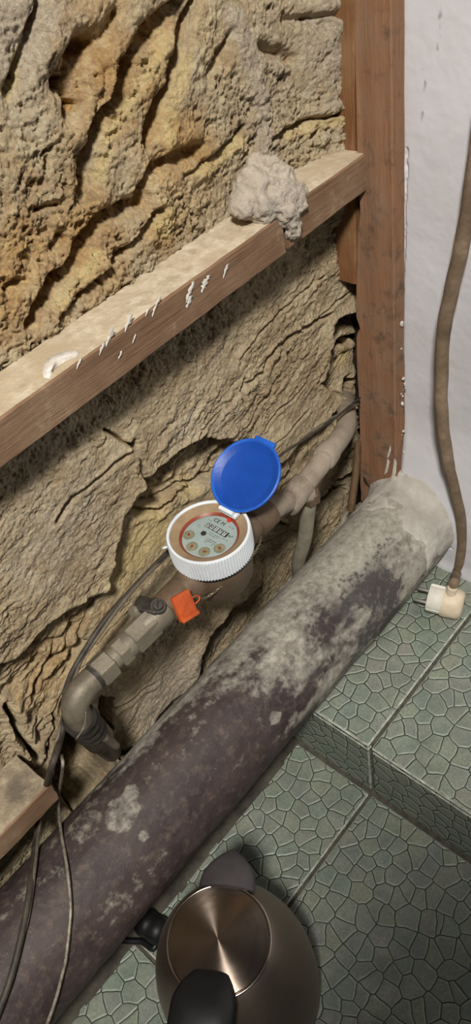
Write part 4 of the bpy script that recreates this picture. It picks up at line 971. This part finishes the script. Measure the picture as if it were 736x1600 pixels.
cable('hanging_cable', [ony((104, 1100), 0.452), ony((96, 1150), 0.440), ony((80, 1200), 0.42), pp((68, 1245), .008), pp((58, 1300), .0080), pp((48, 1380), .0080), pp((36, 1450), .0080), pp((16, 1530), .0080), pp((-10, 1600), .0080)], 0.0032, M_BLACKC, 'dark cable hanging over the soil pipe at the far left, next to the low batten')
cable('hanging_cable', [ony((100, 1110), 0.456), ony((84, 1180), 0.436), pp((74, 1230), .010), pp((62, 1290), .0068), pp((54, 1360), .0068), pp((42, 1440), .0062), pp((22, 1500), .0062), pp((4, 1560), .0062), pp((-20, 1620), .0062)], 0.0018, M_GREYC, 'grey wire twisted alongside the dark cable at the far left')
cable('loose_wire', [ony((96, 1180), 0.425), ony((98, 1200), 0.415), pp((92, 1245), .0080), pp((94, 1290), .0062), pp((104, 1350), .0062), pp((109, 1395), .0062), pp((110, 1430), .0062), pp((104, 1490), .0062), pp((98, 1520), .0062), pp((86, 1565), .0062), pp((70, 1610), .0062)], 0.0016, M_LIGHTC, 'light bare wire dangling over the soil pipe, right of the hanging cables', 'wire')
cable('loose_wire', [ony((134, 1112), 0.40), ony((134, 1122), 0.40), ony((130, 1138), 0.40), ony((119, 1155), 0.405)], 0.0006, M_LIGHTC, 'short hair-thin bright wire in front of the ribbed sleeve', 'wire', 6)

# ------------------------------------------------------------------ power cord and plug
cordpts = [(790, -60, .652), (770, 80, .652), (752, 190, .652), (738, 290, .650), (724, 372, .648), (711, 430, .645), (700, 480, .643), (693, 520, .640), (690, 590, .636), (690, 640, .634), (695, 690, .634), (703, 735, .634), (714, 780, .636), (722, 825, .640), (721, 865, .640), (714, 895, .636)]
pf = np.array(onz((697, 940), ZU + 0.021)); 
cord = thing('power_cord', 'dirty beige power cord with cream plug hanging down the white wall', 'power cord', (pf[0], pf[1], ZU))
pts = [onx((a, b), x) for a, b, x in cordpts]
pad = np.array([-0.30, 0.92, 0.06]); pad /= np.linalg.norm(pad)      # plug axis, face first
cpt = pf - pad * 0.006 + np.array([0.0, 0.0, 0.020])
V, F = tube(bez(pts + [onx((709, 912), float(cpt[0]) + 0.004)], 8), [0.0078] * (8 * 7) + [0.0074] * (8 * 4) + [0.0066] * 200, 14, secmod=lambda i, a: 1 + 0.04 * math.sin(i * 0.7 + a)); obj('cord', V, F, M_CORD, cord)
V, F = lathe([(0.0, -0.0225), (0.0140, -0.0220), (0.0178, -0.0200), (0.0196, -0.0150), (0.0205, 0.0), (0.0200, 0.004)], 44, pf, axis=pad, up=(0, 0, 1)); pb = obj('plug_body', V, F, M_PLUG, cord, sharp=50)
V, F = tube([cpt + [0.002, 0, 0.010], cpt + [0.001, 0.001, 0.0], cpt + [0, 0.002, -0.008]], [0.0062, 0.0068, 0.0075], 16); obj('cord_grip', V, F, M_PLUG, cord, sharp=50)
sd_ = np.cross(pad, [0, 0, 1.0]); sd_ /= np.linalg.norm(sd_); up_ = np.cross(sd_, pad)
def slotted(j, a):                              # round face with two earth slots cut into it
    k = min(abs((a - s_ + math.pi) % (2 * math.pi) - math.pi) for s_ in (0.55, 0.55 + math.pi))
    k2 = min(abs((a - s_ + math.pi) % (2 * math.pi) - math.pi) for s_ in (1.55, 1.55 + math.pi))
    return 0.72 if k < 0.20 else (0.95 if k2 < 0.05 else 1.0)
V, F = lathe([(0.0186, 0.003), (0.0186, 0.021), (0.0178, 0.023), (0.0, 0.023)], 120, pf, axis=pad, up=(0, 0, 1), rmod=slotted); obj('plug_face', V, F, M_PLUGF, cord, sharp=30)
for s_ in (-1, 1):
    c_ = pf + pad * 0.023 + sd_ * 0.0095 * s_; V, F = tube([c_, c_ + pad * 0.014, c_ + pad * 0.016], [0.0024, 0.0024, 0.0015], 12); obj('plug_pin', V, F, M_PIN, cord, sharp=40)

# ------------------------------------------------------------------ kettle
KX, KY = 0.084, 0.257; KZ = 0.022
kb = thing('kettle_base', 'black kettle power base with cord, peeking out left of the steel kettle', 'kettle base', (KX, KY, 0.0))
V, F = lathe([(0.076, 0.0), (0.080, 0.003), (0.080, 0.014), (0.076, 0.019), (0.030, 0.021), (0.0, 0.021)], 64, (KX, KY, 0.0)); obj('base_plate', V, F, M_BLACKP, kb, sharp=40)
cdir = np.array(onz((232, 1445), 0.015)) - np.array([KX, KY, 0.015]); cdir[2] = 0; cl_ = np.linalg.norm(cdir); cdir /= cl_
V, F = blob([(tuple(np.array([KX, KY, 0.016]) + cdir * (cl_ * t)), (0.016, 0.016, 0.014)) for t in (0.78, 0.9, 1.02)], 0.003, 0.001, 60); obj('cord_outlet', V, F, M_BLACKP, kb)
V, F = tube(bez([np.array([KX, KY, 0.012]) + cdir * cl_ * 0.9, onz((240, 1482), 0.010), onz((222, 1472), 0.006), onz((200, 1470), 0.005), onz((180, 1466), 0.005), onz((150, 1440), 0.006), onz((120, 1400), 0.01)], 8), 0.0036, 10); obj('base_cord', V, F, M_BLACKP, kb)
kettle = thing('electric_kettle', 'brushed steel electric kettle with black handle standing on the lower tiles', 'kettle', (KX, KY, KZ))
LZ = 0.196
prof = [(0.0, KZ), (0.083, KZ), (0.0855, KZ + 0.004), (0.0865, 0.050), (0.0855, 0.080), (0.0825, 0.105), (0.0775, 0.130), (0.0700, 0.155), (0.0620, 0.173), (0.0535, 0.187), (0.0500, 0.1915), (0.0470, 0.1915)]
prof = [(r if z > 0.185 else r * 0.965, z) for r, z in prof]
V, F = lathe(prof, 96, (KX, KY, 0)); kbody = obj('body', V, F, M_BODY, kettle, sharp=50)
V, F = lathe([(0.0478, 0.1905), (0.0505, 0.1915), (0.0508, 0.1930), (0.0490, 0.1936), (0.0478, 0.1930)], 96, (KX, KY, 0), closed=True); obj('lid_rim', V, F, M_RIM, kettle)
V, F = lathe([(0.0478, 0.186), (0.0478, 0.1930), (0.0472, 0.1942), (0.042, 0.1950), (0.030, 0.1962), (0.015, 0.1970), (0.0006, 0.1973)], 128, (KX, KY, 0)); obj('lid', V, F, M_LID, kettle, sharp=50)
sdir = np.array([0.067, 0.042, 0]); sdir /= np.linalg.norm(sdir); sside = np.array([-sdir[1], sdir[0], 0])
# spout: a hooded lip standing off the shoulder
V = []; F = []; NS, NA = 14, 19
for i in range(NS):
    t = i / (NS - 1)
    rr_ = 0.046 + 0.040 * t; hw = 0.027 * (1 - t ** 2.6) + 0.0008; zc = 0.1905 - 0.003 * t; hh = 0.012 * (1 - t ** 2.5) + 0.001
    for j in range(NA):
        a = math.pi * j / (NA - 1); V.append(np.array([KX, KY, zc]) + sdir * rr_ + sside * hw * math.cos(a) + np.array([0, 0, hh * math.sin(a)]))
b0 = len(V)
for i in range(NS):
    t = i / (NS - 1); rr_ = 0.046 + 0.030 * t; hw = 0.024 * (1 - t ** 2.6) + 0.0004
    for j in range(NA):
        a = math.pi * j / (NA - 1); V.append(np.array([KX, KY, 0.150 + 0.034 * t]) + sdir * rr_ + sside * hw * math.cos(a))
for i in range(NS - 1):
    for j in range(NA - 1):
        F.append((i * NA + j, (i + 1) * NA + j, (i + 1) * NA + j + 1, i * NA + j + 1)); q = b0
        F.append((q + i * NA + j, q + i * NA + j + 1, q + (i + 1) * NA + j + 1, q + (i + 1) * NA + j))
for i in range(NS - 1):
    for e_ in (0, NA - 1):
        F.append((i * NA + e_, b0 + i * NA + e_, b0 + (i + 1) * NA + e_, (i + 1) * NA + e_))
for j in range(NA - 1):
    F.append(((NS - 1) * NA + j, b0 + (NS - 1) * NA + j, b0 + (NS - 1) * NA + j + 1, (NS - 1) * NA + j + 1)); F.append((j, j + 1, b0 + j + 1, b0 + j))
obj('spout', np.array(V), F, M_GREYP, kettle, sharp=50)
# handle: starts on the lid's rear edge, arches out and down to the foot
hdir = np.array([-0.052, -0.030, 0]); hdir /= np.linalg.norm(hdir); hside = np.array([-hdir[1], hdir[0], 0])
hp = bez([np.array([KX, KY, z]) + hdir * r for r, z in ((0.030, 0.196), (0.046, 0.203), (0.072, 0.205), (0.100, 0.196), (0.116, 0.170), (0.118, 0.130), (0.110, 0.090), (0.094, 0.060), (0.080, 0.048))], 6)
V = []; F = []; NH = 20
for i, p in enumerate(hp):
    t = i / (len(hp) - 1); T = hp[min(i + 1, len(hp) - 1)] - hp[max(i - 1, 0)]; T /= np.linalg.norm(T); nn = np.cross(T, hside)
    w = 0.0310 * min(1.0, 0.55 + 2.6 * t) * (1 - 0.25 * t); hgt = 0.0115 * min(1.0, 0.45 + 3 * t)
    for j in range(NH):
        a = 2 * math.pi * j / NH; cx, cz_ = math.cos(a), math.sin(a)
        V.append(p + hside * w * math.copysign(abs(cx) ** 0.8, cx) + nn * hgt * math.copysign(abs(cz_) ** 0.8, cz_))
for i in range(len(hp) - 1):
    for j in range(NH): F.append((i * NH + j, i * NH + (j + 1) % NH, (i + 1) * NH + (j + 1) % NH, (i + 1) * NH + j))
F.append(tuple(range(NH - 1, -1, -1))); F.append(tuple(range((len(hp) - 1) * NH, len(hp) * NH)))
obj('handle', np.array(V), F, M_BLACKP, kettle, sharp=60)
